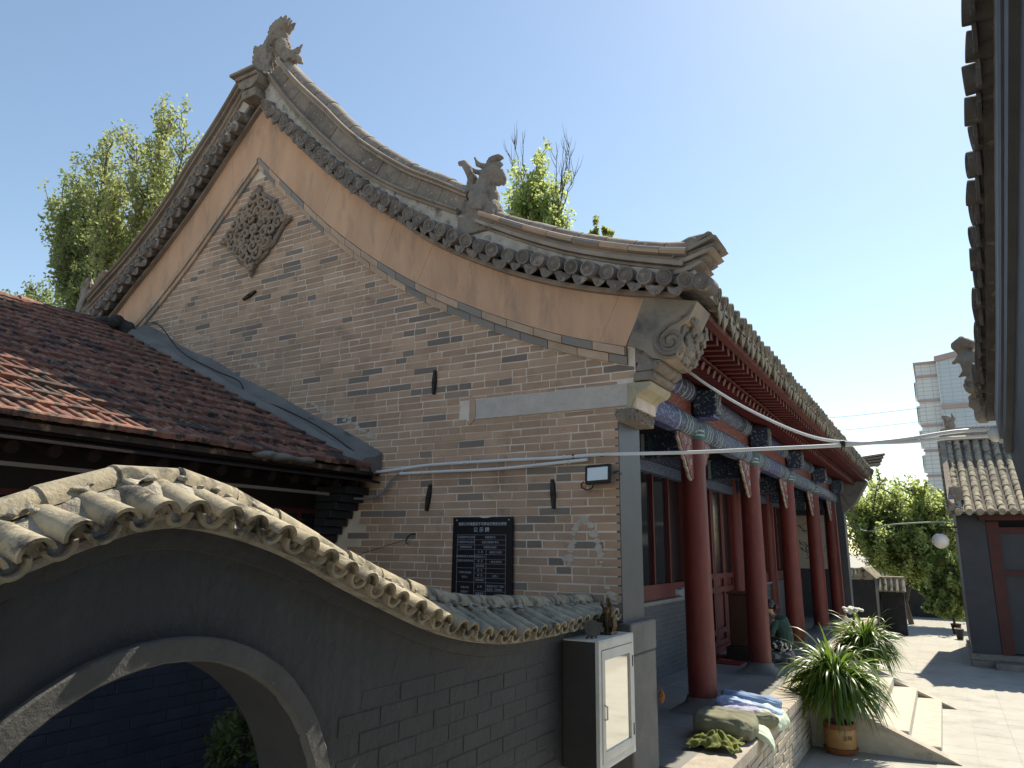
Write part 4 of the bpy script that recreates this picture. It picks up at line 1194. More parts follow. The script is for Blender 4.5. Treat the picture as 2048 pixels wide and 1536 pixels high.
# ------------------------------------------------------------------ moon gate wall
gate = thing('moon_gate_wall', (-2.9, 3.0, 0), 'charcoal painted garden wall with round moon gate and humped clay tile coping', 'wall')
Zc = curve([(-1.5, 2.25), (-.3, 2.26), (.3, 2.33), (.75, 2.48), (1.1, 2.64), (1.28, 2.725), (1.48, 2.81), (1.7, 2.885), (1.92, 2.905), (2.2, 2.865), (2.49, 2.785), (2.84, 2.645), (3.25, 2.49), (3.73, 2.33), (4.32, 2.215), (5.05, 2.19), (5.67, 2.20), (6.45, 2.215)])
Zr = curve([(-1.5, 2.44), (-.3, 2.46), (.3, 2.56), (.75, 2.70), (1.1, 2.84), (1.37, 2.96), (1.6, 3.06), (1.84, 3.125), (2.13, 3.11), (2.42, 3.03), (2.76, 2.905), (3.16, 2.755), (3.6, 2.615), (3.98, 2.52), (4.8, 2.445), (5.6, 2.41), (6.48, 2.385)])
GC, GZ, GR = 1.95, 1.47, .87
xf_, xb_ = -2.72, -3.08
ysamp = sorted(set([round(-1.5 + .05 * i, 3) for i in range(160)] + [GC - GR + 1e-4, GC + GR - 1e-4] + [round(GC + GR * math.cos(math.pi * i / 48), 5) for i in range(49)]))
ysamp = [y for y in ysamp if y <= 6.47]
wall_ = MB()
def hole(y):
    d = GR * GR - (y - GC) ** 2
    return math.sqrt(d) if d > 0 else 0
for a, b in zip(ysamp, ysamp[1:]):
    ha, hb = hole(a), hole(b)
    if b - a < 1e-6: continue
    ta, tb = Zc(a) - .03, Zc(b) - .03
    for x, fl_ in ((xf_, 1), (xb_, -1)):
        if ha > 0 or hb > 0:
            q1 = [(x, a, 0), (x, b, 0), (x, b, GZ - hb), (x, a, GZ - ha)]
            q2 = [(x, a, GZ + ha), (x, b, GZ + hb), (x, b, tb), (x, a, ta)]
            qs = [q1, q2]
        else:
            qs = [[(x, a, 0), (x, b, 0), (x, b, tb), (x, a, ta)]]
        for q in qs: wall_.add(q if fl_ > 0 else q[::-1], [(0, 1, 2, 3)])
    wall_.add([(xf_, a, ta), (xf_, b, tb), (xb_, b, tb), (xb_, a, ta)], [(0, 1, 2, 3)])
body = wall_.build('wall_body', m_darkwall, gate)
# reveal of the round opening
n = 64; vs = []
for x in (xf_, xb_):
    for i in range(n): vs.append((x, GC + GR * math.cos(2 * math.pi * i / n), GZ + GR * math.sin(2 * math.pi * i / n)))
MB().add(vs, [(i, n + i, n + (i + 1) % n, (i + 1) % n) for i in range(n)]).build('gate_reveal', mat('grey_reveal', (.04, .04, .042), (.03, .03, .032), 3, rough=.75, bump=.5, bscale=25), gate, 'all')
vs = []; prof = [(GR - .002, xf_ - .01), (GR - .002, xf_ + .034), (GR + .004, xf_ + .040), (GR + .086, xf_ + .040), (GR + .094, xf_ + .034), (GR + .094, xf_ - .01)]
n = 128
for i in range(n):
    a = 2 * math.pi * i / n
    jj = rg.uniform(-.002, .002)
    for r_, x in prof: vs.append((x + jj * .5, GC + (r_ + jj) * math.cos(a), GZ + (r_ + jj) * math.sin(a)))
k = len(prof)
MB().add(vs, [(i * k + j, i * k + (j + 1) % k, ((i + 1) % n) * k + (j + 1) % k, ((i + 1) % n) * k + j) for i in range(n) for j in range(k)][::1]).build('gate_trim', m_trim, gate, 30)
# plaster band under the coping
vs = []; yb_ = [y for y in [i * .05 - 1.5 for i in range(160)] if y <= 6.46]
for y in yb_:
    z = Zc(y)
    vs += [(xf_ - .01, y, z - .135), (xf_ + .012, y, z - .125), (xf_ + .02, y, z - .02), (xf_ - .01, y, z - .02)]
MB().add(vs, [(i * 4 + j, i * 4 + (j + 1) % 4, (i + 1) * 4 + (j + 1) % 4, (i + 1) * 4 + j) for i in range(len(yb_) - 1) for j in range(4)]).build('plaster_band', m_darkwall, gate)
# painted-over bricks in the straight part
z = .62; r_ = 0
while z < 2.05:
    y = 2.62 - (.16 if r_ % 2 else 0)
    while y < 6.3:
        y1 = y + .325
        d_ = [math.hypot(yy - GC, zz - GZ) for yy in (y, y1) for zz in (z, z + .1)]
        if min(d_) > GR + .11 and z + .11 < Zc((y + y1) / 2) - .15 and z + .11 < Zc(y1) - .15 and not (y1 > 5.45):
            MB().box(xf_ - .01, xf_ + .0035 + rg.uniform(-.0012, .0012), y + .004, y1 - .004, z + .004, z + .098, b=.003).build('brick', m_darkwall, body)
        y = y1
    z += .1025; r_ += 1

# coping tiles: cap and pan tiles, ridge tiles, mortar
def shell(r0, r1, th, L, up, a0=0, a1=180, n=10):
    m = MB(); rings = []
    for v, rr_ in ((0, r0), (L, r1)):
        o_ = []; i_ = []
        for j in range(n + 1):
            a = R(a0 + (a1 - a0) * j / n)
            s_ = 1 if up else -1
            o_.append((rr_ * math.cos(a), v, s_ * rr_ * math.sin(a) * .95)); i_.append(((rr_ - th) * math.cos(a), v, s_ * (rr_ - th) * math.sin(a) * .95))
        rings.append(o_ + i_[::-1])
    k = 2 * (n + 1); vs = rings[0] + rings[1]
    fs = [(j, (j + 1) % k, k + (j + 1) % k, k + j) for j in range(k)]
    for base in (0, k):
        for j in range(n):
            q = (base + j, base + j + 1, base + k - 2 - j, base + k - 1 - j)
            fs.append(q if base else q[::-1])
    return m.add(vs, fs)
cap_me = shell(.064, .052, .015, .40, True).mesh('cap_tile', m_cope, 50)
pan_me = shell(.060, .056, .015, .40, False).mesh('pan_tile', m_cope, 50)
plug_me = MB().prism([(.05 * math.cos(math.pi * j / 8), -.03 + .072 * math.sin(math.pi * j / 8)) for j in range(9)][::-1], 'y', .035, .06).mesh('mortar_plug', m_copemor)
y = .62; i = 0
XE, XR = -2.585, -2.875
while y < 6.40:
    sl_ = slope(Zc, y)
    for typ in (0, 1):
        yy = y + (typ * .0775) / math.sqrt(1 + sl_ ** 2)
        if yy > 6.42: continue
        e = Vector((XE + rg.uniform(-.012, .012), yy, Zc(yy)))
        top = Vector((XR + .02, yy - sl_ * .02, Zr(yy) - .125))
        b = (top - e).normalized()
        a = Vector((0, 1, slope(Zc, yy))).normalized()
        a = (a - b * a.dot(b)).normalized(); c = a.cross(b)
        if c.z < 0: a = -a; c = -c
        off = c * (.012 if typ else .010)
        M4 = frame4(e + off - b * (.0 if typ else rg.uniform(-.01, .01)), a, b, c) @ Matrix.Rotation(rg.gauss(0, .03), 4, 'Z') @ Matrix.Rotation(rg.gauss(0, .03), 4, 'Y')
        put('pan_tile' if typ else 'cap_tile', pan_me if typ else cap_me, gate, mat4=M4)
        if not typ: put('mortar_plug', plug_me, gate, mat4=M4)
    y += .155 / math.sqrt(1 + sl_ ** 2); i += 1
# bed under the tiles (both sides) and ridge
vs = []
for y in yb_:
    zc, zr = Zc(y), Zr(y)
    j1, j2, j3 = rg.uniform(-.008, .008), rg.uniform(-.008, .008), rg.uniform(-.008, .008)
    vs += [(-2.62, y, zc - .045), (-2.62, y, zc + .01 - .02), (-2.80 + j1, y, zc + (zr - zc) * .56 + j2), (-2.84 + j3, y, zr - .075 + j2), (-2.90, y, zr - .03), (-2.96, y, zr - .075 + j1), (-3.22, y, zc + .02), (-3.22, y, zc - .045)]
k = 8
MB().add(vs, [(i * k + j, i * k + (j + 1) % k, (i + 1) * k + (j + 1) % k, (i + 1) * k + j) for i in range(len(yb_) - 1) for j in range(k)] + [tuple(range(7, -1, -1)), tuple((len(yb_) - 1) * k + j for j in range(k))]).build('mortar_bed', m_copemor, gate)
y = .4
while y < 6.35:
    sl_ = slope(Zr, y + .12); ln = .285 / math.sqrt(1 + sl_ ** 2)
    pa = Vector((-2.9, y, Zr(y) - .078)); pb = Vector((-2.9, min(y + ln, 6.47), Zr(min(y + ln, 6.47)) - .078))
    a = (pb - pa); L = a.length; a.normalize()
    vs = []
    for e, kk in ((0.0, 1.05), (.5, 1.0), (1.0, .95)):
        for j in range(9):
            an = math.pi * j / 8
            vs.append((-.074 * kk * math.cos(an), e * (L + .02), .078 * kk * math.sin(an)))
    mb = MB().add(vs, [(r_ * 9 + j, r_ * 9 + j + 1, (r_ + 1) * 9 + j + 1, (r_ + 1) * 9 + j) for r_ in range(2) for j in range(8)] + [tuple(range(8, -1, -1)), tuple(18 + j for j in range(9))])
    me = mb.mesh('ridge_tile', m_cope, 40)
    nrm = Vector((0, -a.z, a.y)); put('ridge_tile', me, gate, mat4=frame4(pa + Vector((0, 0, rg.uniform(-.006, .008))), Vector((1, 0, 0)), a, nrm) @ Matrix.Rotation(rg.gauss(0, .03), 4, 'Z'))
    y += ln
# loose mortar lumps between ridge and tiles
m = MB()
y = .6
while y < 6.3:
    for k in range(3):
        yy = y + rg.uniform(0, .15); t = rg.uniform(.74, .98)
        x = -2.6 - .26 * t; z = Zc(yy) + (Zr(yy) - .05 - Zc(yy)) * t + .012
        m.ell((x, yy, z), (rg.uniform(.015, .035), rg.uniform(.02, .035), rg.uniform(.01, .02)), 7, 5)
    y += .15
sculpt('mortar_lumps', m, m_copemor, gate, .012, .015, .03, 4)['kind'] = 'stuff'
# ------------------------------------------------------------------ notice board
sign = thing('notice_board', (-4.12, 6.47, 2.2), 'black notice board with white Chinese lettering and table on the brick gable', 'sign')
m_sign = mat('black_sign_panel', (.012, .010, .014), None, rough=.3, bump=.02)
m_ink = mat('sign_white', (.62, .63, .68), None, rough=.5, bump=0)
m_ink2 = mat('sign_dim_white', (.40, .41, .46), None, rough=.5, bump=0)
SX0, SX1, SZ1 = -4.49, -3.752, 3.105
MB().box(SX0, SX1, 6.452, 6.470, 2.12, SZ1, b=.002).build('panel', m_sign, sign)
def zz(v): return SZ1 - (v / 6.98 - 34) * .0051
def xx(u): return SX0 + .018 + (u - 343) / (1163 - 343) * (SX1 - SX0 - .018)
def text(s, x, z, size, mt, wide=1.0):
    cu = bpy.data.curves.new('lettering', 'FONT'); cu.body = s; cu.size = size; cu.align_x = 'CENTER'; cu.align_y = 'CENTER'
    cu.extrude = .0006
    cu.materials.append(mt)
    tmp_ = bpy.data.objects.new('lettering', cu); col.objects.link(tmp_)
    me_ = bpy.data.meshes.new_from_object(tmp_); bpy.data.objects.remove(tmp_)
    o = put('lettering', me_, sign, loc=(x, 6.4508, z), rot=(math.pi / 2, 0, 0)); o.scale = (wide, 1, 1)
    return o
text('张家口市涿鹿县不可移动文物安全责任', xx(745), zz(335), .037, m_ink, .95)
text('公 示 牌', xx(735), zz(418), .055, m_ink, 1.0)
ln = MB()
def hl(u0, u1, v): ln.box(xx(u0), xx(u1), 6.4495, 6.452, zz(v) - .0011, zz(v) + .0011)
def vl(u, v0, v1): ln.box(xx(u) - .0011, xx(u) + .0011, 6.4493, 6.452, zz(v1), zz(v0))
for v in (485, 555, 625, 690, 945, 1140, 1330): hl(397, 1075, v)
for v in (757, 823, 885, 1012, 1078, 1255): hl(645, 1075, v)
vl(397, 485, 1400); vl(1075, 485, 1400); vl(645, 485, 1400); vl(808, 690, 1400)
ln.build('table_lines', m_ink2, sign)
rows = [('文物保护单位名称', 521, 522), ('文物保护单位级别', 590, 522), ('管理使用单位', 658, 522), ('县级政府指定的属地', 787, 516), ('文物安全责任单位', 848, 516), ('文物安全直接', 1010, 516), ('责任人', 1072, 516), ('文物行政', 1215, 516), ('主管部门', 1275, 516)]
for s_, v, u in rows: text(s_, xx(u), zz(v), .0262, m_ink2)
for s_, v in (('涿鹿观音寺', 521), ('省级文物保护单位', 590), ('涿鹿县文旅局', 658)): text(s_, xx(860), zz(v), .0262, m_ink2)
for s_, v in (('名  称', 725), ('管理责任人', 790), ('职  务', 853), ('联系电话', 915), ('姓  名', 978), ('职  务', 1045), ('联系电话', 1108), ('名 称', 1200), ('监督电话', 1292)): text(s_, xx(726), zz(v), .0255, m_ink2)
for s_, v in (('涿鹿县文旅局', 727), ('一级主任科员', 857), ('负责人', 1050), ('涿鹿县文化广电和', 1187), ('旅游局（文物局）', 1232)): text(s_, xx(937), zz(v), .0255, m_ink2)
sc_me = MB().lathe([(.0005, -.004), (.006, -.003), (.007, 0)], n=10, axis='y').mesh('screw', m_alu)
for u in (380, 1112): put('screw', sc_me, sign, loc=(xx(u), 6.452, zz(277)))
bent = MB().add([(xx(690), 6.449, zz(228)), (xx(760), 6.43, zz(250)), (xx(830), 6.43, zz(250)), (xx(900), 6.449, zz(228)), (xx(760), 6.452, zz(228)), (xx(830), 6.452, zz(228))], [(0, 1, 4), (1, 2, 5, 4), (2, 3, 5)])
bent.build('bent_edge', m_alu, sign)

# ------------------------------------------------------------------ iron wall anchors
for k, (xa, za, xb, zb_) in enumerate(((-4.815, 4.77, -4.825, 4.49), (-4.825, 3.47, -4.865, 3.18), (-3.31, 3.47, -3.295, 3.18), (-8.25, 6.20, -8.0, 6.285))):
    a = Vector((xa, 6.46, za)); b = Vector((xb, 6.46, zb_)); d = (b - a).normalized(); p = Vector((-d.z, 0, d.x)); mid = (a + b) / 2
    q = [(a + p * .012), (mid + p * .026), (b + p * .013), (b - p * .013), (mid - p * .026), (a - p * .012)]
    MB().prism([(v.x, v.z) for v in q], 'y', 6.455, 6.489).build('wall_anchor', m_iron, hall)
    MB().ell((mid.x, 6.452, mid.z), (.016, .012, .016), 8, 6).build('anchor_pin', m_iron, hall.children[-1])

# ------------------------------------------------------------------ floodlight
fl_ = thing('floodlight', (-2.76, 6.42, 3.48), 'square black floodlight with a white face beside the grey gable pier', 'floodlight')
T = Matrix.Translation((-2.755, 6.36, 3.485)) @ Matrix.Rotation(R(-2), 4, 'Y') @ Matrix.Rotation(R(-8), 4, 'X')
h_ = MB().box(-.135, .135, -.03, .03, -.09, .095, b=.012)
h_.xf(T); h_.build('housing', m_iron, fl_)
g_ = MB().box(-.105, .105, -.036, -.028, -.06, .065, b=.003); g_.xf(T); g_.build('lens', mat('frosted_lens', (.72, .78, .80), None, rough=.25, bump=0), fl_)
br = MB().tube([(-2.61, 6.36, 3.50), (-2.585, 6.37, 3.50), (-2.575, 6.44, 3.50), (-2.58, 6.49, 3.50)], .012, 6); br.build('bracket', m_iron, fl_)
wi = MB().tube([(-2.83, 6.40, 3.39), (-2.86, 6.42, 3.36), (-2.92, 6.43, 3.35), (-2.97, 6.43, 3.38), (-2.97, 6.43, 3.41)], .007, 6); wi.build('wire', m_cable, fl_)
MB().tube([(-2.97, 6.43, 3.37), (-2.975, 6.44, 3.41), (-2.95, 6.44, 3.43)], .010, 6).build('wire_end', flat('red_wire', (.35, .06, .03), .6), fl_)
MB().tube([(-2.95, 6.435, 3.40), (-2.91, 6.435, 3.42), (-2.88, 6.43, 3.41)], .008, 6).build('wire_end', flat('yellow_wire', (.5, .36, .05), .6), fl_)

# ------------------------------------------------------------------ conduits and cables
def smoothpath(pts_, n=6):
    out_ = []; P_ = [Vector(p) for p in pts_]
    for i in range(len(P_) - 1):
        p0 = P_[max(i - 1, 0)]; p1 = P_[i]; p2 = P_[i + 1]; p3 = P_[min(i + 2, len(P_) - 1)]
        for k in range(n):
            t = k / n
            out_.append(.5 * ((2 * p1) + (p2 - p0) * t + (2 * p0 - 5 * p1 + 4 * p2 - p3) * t * t + (3 * p1 - p0 - 3 * p2 + p3) * t ** 3))
    return out_ + [P_[-1]]
ca = smoothpath([(-5.6, 6.40, 3.625), (-5.2, 6.43, 3.655), (-4.8, 6.43, 3.68), (-3.89, 6.43, 3.685), (-3.28, 6.43, 3.68), (-2.87, 6.42, 3.685), (-2.56, 6.42, 3.68), (-1.9, 6.55, 3.675), (-1.3, 6.7, 3.69), (-.66, 6.85, 3.705), (-.22, 6.95, 3.735), (.17, 7.0, 3.785), (.44, 7.02, 3.79)])
co = thing('white_conduit', (-4, 6.43, 3.68), 'long white conduit strung from the gable across to the building opposite', 'conduit', 'white conduits')
MB().tube(ca, .0165, 8).build('pipe', m_pvc, co, True)
for x in (-4.35, -3.05, -3.15, -2.75):
    MB().tube([(x - .012, 6.43, 3.684), (x + .012, 6.43, 3.684)], .0215, 8).build('clip', m_alu if x < -3.1 else m_iron, co)
cb_ = smoothpath([(-5.22, 6.425, 3.60), (-4.53, 6.43, 3.60), (-3.89, 6.43, 3.60), (-3.31, 6.43, 3.625), (-2.90, 6.43, 3.645)])
c2 = thing('white_conduit', (-4, 6.43, 3.6), 'shorter white conduit below it, ending above the floodlight', 'conduit', 'white conduits')
MB().tube(cb_, .016, 8).build('pipe', m_pvc, c2, True)
for x in (-4.9, -3.1): MB().tube([(x - .012, 6.43, 3.602 + (.03 if x > -4 else 0)), (x + .012, 6.43, 3.602 + (.03 if x > -4 else 0))], .021, 8).build('clip', m_alu, c2)
cc = smoothpath([(-2.30, 7.3, 4.78), (-2.15, 7.2, 4.66), (-1.85, 7.12, 4.40), (-1.47, 7.05, 4.12), (-1.01, 6.95, 3.85), (-.66, 6.87, 3.735), (-.22, 6.95, 3.715), (.17, 7.0, 3.735), (.44, 7.02, 3.735)])
cd = MB().tube(cc, .015, 7).build('sagging_conduit', m_pvc, None, True)
tag(cd, 'sagging white conduit hanging from the eave corner to the tied bundle', 'conduit', 'white conduits')
tie = MB().tube([(-.675, 6.85, 3.715), (-.645, 6.86, 3.717)], .034, 8).build('cable_tie', m_cable)
tag(tie, 'black tie holding the two conduits together above the yard', 'cable tie')
ce = smoothpath([(-6.1, 6.2, 3.40), (-5.8, 6.33, 3.33), (-5.5, 6.4, 3.36), (-5.32, 6.42, 3.55), (-5.22, 6.425, 3.60)])
cg = MB().tube(ce, .014, 7).build('grey_conduit', flat('grey_hose', (.22, .22, .23), .5), None, True)
tag(cg, 'grey flexible hose looping below the red roof corner', 'hose')
cf = smoothpath([(-10.3, 6.44, 6.16), (-9.9, 6.35, 6.0), (-9.2, 6.25, 5.50), (-8.4, 6.24, 5.13), (-7.9, 6.25, 4.93), (-7.7, 6.27, 4.72), (-7.0, 6.25, 4.47), (-6.3, 6.22, 4.17), (-5.75, 6.22, 3.86), (-5.55, 6.25, 3.70), (-5.56, 6.3, 3.60), (-5.8, 6.3, 3.56)])
cg = MB().tube(cf, .009, 6).build('black_cable', m_cable, None, True)
tag(cg, 'thin black cable lying along the cement edge of the red roof', 'cable')
hk = thing('wall_hook', (-5.04, 6.48, 2.88), 'small black iron hook with a thin wire on the lower gable', 'hook')
MB().tube([(-5.02, 6.49, 2.93), (-5.02, 6.42, 2.93), (-5.06, 6.41, 2.90), (-5.09, 6.42, 2.84), (-5.06, 6.42, 2.82)], .008, 6).build('hook', m_iron, hk)
MB().tube([(-5.09, 6.42, 2.87), (-5.7, 6.3, 2.69), (-6.15, 6.2, 2.60)], .004, 5).build('wire', m_iron, hk)

# ------------------------------------------------------------------ cabinet
cab = thing('wall_cabinet', (-2.55, 5.86, 1.14), 'white framed glass door cabinet hung on the charcoal wall beside the pier', 'cabinet')
cx0, cx1, cy0, cy1, cz0, cz1 = -2.715, -2.40, 5.49, 6.23, 1.14, 2.09
MB().box(cx0, cx1 - .03, cy0, cy1, cz0, cz1 - .012, b=.003).build('body', mat('dark_cabinet_paint', (.04, .038, .038), (.03, .029, .03), 3, rough=.55, bump=.2), cab)
MB().box(cx0, cx1, cy0 - .004, cy1 + .004, cz1 - .012, cz1, b=.003).build('top', m_alu, cab)
fr = MB()
for a, b, c, d in ((cy0 - .004, cy0 + .045, cz0, cz1 - .013), (cy1 - .04, cy1 + .004, cz0, cz1 - .013)): fr.box(cx1 - .03, cx1, a, b, c, d)
for c, d in ((cz0, cz0 + .05), (cz1 - .075, cz1 - .013)): fr.box(cx1 - .03, cx1 - .001, cy0 + .045, cy1 - .04, c, d)
fr.build('front_frame', m_alu, cab)
dr = MB()
y0, y1, z0, z1 = cy0 + .05, cy1 - .045, cz0 + .055, cz1 - .08
for a, b, c, d in ((y0, y0 + .055, z0, z1), (y1 - .05, y1, z0, z1)): dr.box(cx1 - .025, cx1 + .006, a, b, c, d)
for c, d in ((z0, z0 + .07), (z1 - .075, z1)): dr.box(cx1 - .025, cx1 + .005, y0 + .055, y1 - .05, c, d)
door = dr.build('door', m_alu, cab)
MB().box(cx1 - .02, cx1 - .008, y0 + .05, y1 - .045, z0 + .065, z1 - .07).build('glass', m_glassmirror, door)
MB().tube([(cx1 + .004, y0 + .03, 1.50), (cx1 + .03, y0 + .03, 1.51), (cx1 + .03, y0 + .03, 1.60), (cx1 + .004, y0 + .03, 1.61)], .008, 6).build('handle', m_alu, door)
for z in (1.28, 1.82): MB().box(cx1 + .002, cx1 + .010, cy1 - .05, cy1 - .035, z, z + .09).build('hinge', m_iron, cab)

# bronze figurine of a robed warrior, and a round plaque on a stand
st = MB(); sx, sy, sz = -2.52, 5.98, 2.09
def S(dx, dy, dz): return (sx + dx, sy + dy, sz + dz)
st.box(sx - .05, sx + .05, sy - .075, sy + .075, sz + .002, sz + .022)
st.tube([S(0, -.02, .02), S(0, -.022, .10)], [.03, .034], 8); st.tube([S(0, .025, .02), S(0, .022, .10)], [.03, .034], 8)
st.tube([S(0, 0, .06), S(0, 0, .12), S(0, 0, .16), S(0, 0, .20), S(0, .0, .225)], [.055, .052, .044, .052, .03], 10)
st.tube([S(0, 0, .22), S(.0, -.004, .245)], .016, 8)
st.ell(S(.004, -.004, .262), (.022, .02, .026), 10, 8); st.tube([S(.02, -.004, .25), S(.03, -.004, .21), S(.028, -.004, .175)], [.013, .012, .004], 6)
st.tube([S(0, -.004, .28), S(0, -.004, .30)], [.018, .010], 8)
st.tube([S(0, -.05, .205), S(.01, -.085, .18), S(.03, -.09, .225)], [.024, .02, .016], 8)
st.tube([S(0, .05, .205), S(.0, .08, .16), S(.02, .075, .115)], [.024, .02, .016], 8)
st.tube([S(.02, -.09, .02), S(.025, -.085, .29)], .005, 5)
for k in range(5): st.tube([S(.04, -.04 + .02 * k, .02), S(.055, -.035 + .018 * k, .07), S(.05, -.03 + .016 * k, .14)], .008, 5)
st.tube([S(-.02, .05, .21), S(-.03, .09, .24), S(-.03, .10, .19), S(-.03, .085, .05)], [.01, .014, .012, .008], 6)
st.tube([S(-.02, -.05, .21), S(-.03, -.08, .25), S(-.03, -.06, .27)], [.01, .014, .008], 6)
fg_ = sculpt('bronze_figurine', st, m_bronze, None, .0045, .004, .012, 0)
tag(fg_, 'small bronze figurine of a robed warrior standing on the white cabinet', 'figurine')
pq = thing('round_plaque', (-2.52, 5.63, 2.09), 'small round plaque on a folding stand on the white cabinet', 'plaque')
d_ = MB().lathe([(.0005, 0), (.055, 0), (.06, .004), (.066, .004), (.068, .010), (.066, .016), (.0005, .016)], n=24, axis='x')
d_.xf(Matrix.Translation((-2.515, 5.63, 2.165)) @ Matrix.Rotation(R(-60), 4, 'Z') @ Matrix.Rotation(R(-10), 4, 'Y')); d_.build('disc', mat('dull_brass', (.17, .15, .12), (.12, .11, .09), 20, rough=.4, metal=.5, bump=.2), pq, 40)
s_ = MB()
for sg in (-1, 1):
    s_.tube([(-2.50, 5.63 + sg * .045, 2.093), (-2.52, 5.63 + sg * .02, 2.12), (-2.55, 5.63 + sg * .05, 2.093)], .007, 6)
s_.tube([(-2.52, 5.61, 2.12), (-2.52, 5.65, 2.12)], .006, 6)
s_.build('stand', flat('dark_red_wood', (.07, .02, .012), .45), pq)

# ------------------------------------------------------------------ bedding airing on the platform edge
def pillow(name, c, sx_, sy_, sz_, rot, mt, label, seed=0, wr=.02, n=22, droop=None, cat='cushion', e=.45, fs=.09):
    """soft puffed cloth block with wrinkles"""
    rg_ = random.Random(seed); vs = []; m_ = n // 2
    ph = [rg_.uniform(0, 6) for _ in range(6)]
    sp = lambda c_, p_: math.copysign(abs(c_) ** p_, c_)
    for i in range(m_ + 1):
        th = math.pi * i / m_ - math.pi / 2
        for k in range(n):
            a = 2 * math.pi * k / n
            x = sp(math.cos(th), e) * sp(math.cos(a), e); y = sp(math.cos(th), e) * sp(math.sin(a), e); z = sp(math.sin(th), .8)
            w_ = wr * (math.sin(7 * x + ph[0] + 3 * y) * .5 + math.sin(13 * y + ph[1] + 5 * z) * .35 + math.sin(17 * x - 9 * y + ph[2]) * .25)
            p_ = Vector((x * sx_, y * sy_, z * sz_)) + Vector((x, y, z)) * w_
            if droop: p_ = droop(p_)
            vs.append(p_)
    fs_ = [(i * n + k, i * n + (k + 1) % n, (i + 1) * n + (k + 1) % n, (i + 1) * n + k) for i in range(m_) for k in range(n)]
    mb_ = MB().add([Matrix.Translation(c) @ (rot.to_4x4() @ v) for v in vs], fs_)
    me = mb_.mesh(name, mt, 'all')
    o = put(name, me)
    ss = o.modifiers.new('sub', 'SUBSURF'); ss.levels = 1; ss.render_levels = 2
    tx = bpy.data.textures.get('cloth%g' % fs) or bpy.data.textures.new('cloth%g' % fs, 'CLOUDS'); tx.noise_scale = fs; tx.noise_depth = 3
    d = o.modifiers.new('folds', 'DISPLACE'); d.texture = tx; d.strength = wr * 1.6; d.texture_coords = 'GLOBAL'
    tag(o, label, cat, 'bedding airing on the platform edge')
    return o
RZ = lambda a: Matrix.Rotation(R(a), 3, 'Z')
m_bluecloth = mat('blue_print_cloth', (.27, .35, .54), (.34, .42, .60), 4, c3=(.60, .63, .68), s3=7, thr=(.55, .62), rough=.9, bump=.3, bscale=80)
m_blue2 = mat('deep_blue_cloth', (.15, .23, .40), (.20, .29, .46), 4, c3=(.50, .52, .50), s3=5, thr=(.60, .66), rough=.9, bump=.3)
m_lav = mat('lavender_cloth', (.40, .38, .52), (.30, .29, .44), 6, rough=.9, bump=.3)
m_olive = mat('olive_grey_quilt', (.20, .195, .135), (.16, .155, .11), 4, rough=.95, bump=.3)
m_lime = mat('lime_green_cloth', (.19, .21, .045), (.10, .115, .025), 7, rough=.85, bump=.3)
m_mint = mat('pale_mint_cloth', (.52, .58, .46), (.45, .52, .42), 5, rough=.9, bump=.2)
pillow('blue_cushion', (-2.28, 9.95, .80 + .16), .37, .11, .075, RZ(8) @ Matrix.Rotation(R(6), 3, 'Y'), m_blue2, 'dark blue rolled quilt, rearmost of the bedding on the edge', 1, .02, cat='quilt')
pillow('blue_cushion', (-2.24, 9.62, .80 + .12), .40, .13, .085, RZ(6) @ Matrix.Rotation(R(8), 3, 'Y'), m_bluecloth, 'light blue and white printed pillow by the first column', 2, .02)
pillow('lavender_cloth', (-2.28, 9.28, .80 + .10), .27, .13, .085, RZ(12), m_lav, 'folded lavender cloth between blue pillow and olive quilt', 3, .03, cat='cloth')
def dr1(p_):
    if p_.x > .05: p_ = Vector((p_.x - .35 * (p_.x - .05) ** 1.2, p_.y, p_.z - 1.5 * (p_.x - .05) ** 1.6))
    return p_
pillow('olive_quilt', (-2.26, 8.60, .80 + .13), .34, .30, .125, RZ(4) @ Matrix.Rotation(R(3), 3, 'Y'), m_olive, 'thick folded olive grey quilt on the platform edge', 4, .025, cat='quilt', e=.35)
pillow('mint_pillow', (-1.97, 8.86, .80 + .05), .26, .20, .05, RZ(10) @ Matrix.Rotation(R(16), 3, 'Y'), m_mint, 'pale mint pillow drooping over the brick edge beside olive quilt', 5, .02, droop=dr1)
pillow('mint_pillow', (-1.95, 9.62, .80 + .07), .20, .24, .06, RZ(-8) @ Matrix.Rotation(R(18), 3, 'Y'), m_mint, 'pale mint pillow hanging over the edge beside blue pillow', 6, .02, droop=dr1)
pillow('olive_roll', (-1.99, 9.22, .80 + .085), .17, .09, .08, RZ(35), m_olive, 'short olive cloth roll between the two mint pillows', 7, .015, cat='cloth')
# crumpled lime cloth: ruffled sheet
vs = []; n = 44; rg = random.Random(4)
for i in range(n + 1):
    for j in range(n + 1):
        u, v = i / n - .5, j / n - .5
        r_ = math.hypot(u * 1.2, v)
        a = math.atan2(v, u)
        h = .09 * max(0, 1 - r_ * 1.8) + .055 * abs(math.sin(a * 2.5 + r_ * 8)) * (1 - .4 * r_) + .035 * abs(math.sin(u * 12 + math.sin(v * 8) * 1.6)) + .012 * abs(math.sin(v * 21 + u * 9))
        e = 1 + .10 * math.sin(a * 7)
        vs.append((-2.22 + u * .50 * e, 8.05 + v * .44 * e, .812 + h))
fs = [(i * (n + 1) + j, (i + 1) * (n + 1) + j, (i + 1) * (n + 1) + j + 1, i * (n + 1) + j + 1) for i in range(n) for j in range(n)]
lime = MB().add(vs, fs).build('crumpled_cloth', m_lime, None, 'all')
so_ = lime.modifiers.new('thick', 'SOLIDIFY'); so_.thickness = .008
tag(lime, 'crumpled lime green cloth in front of the olive quilt', 'cloth', 'bedding airing on the platform edge')
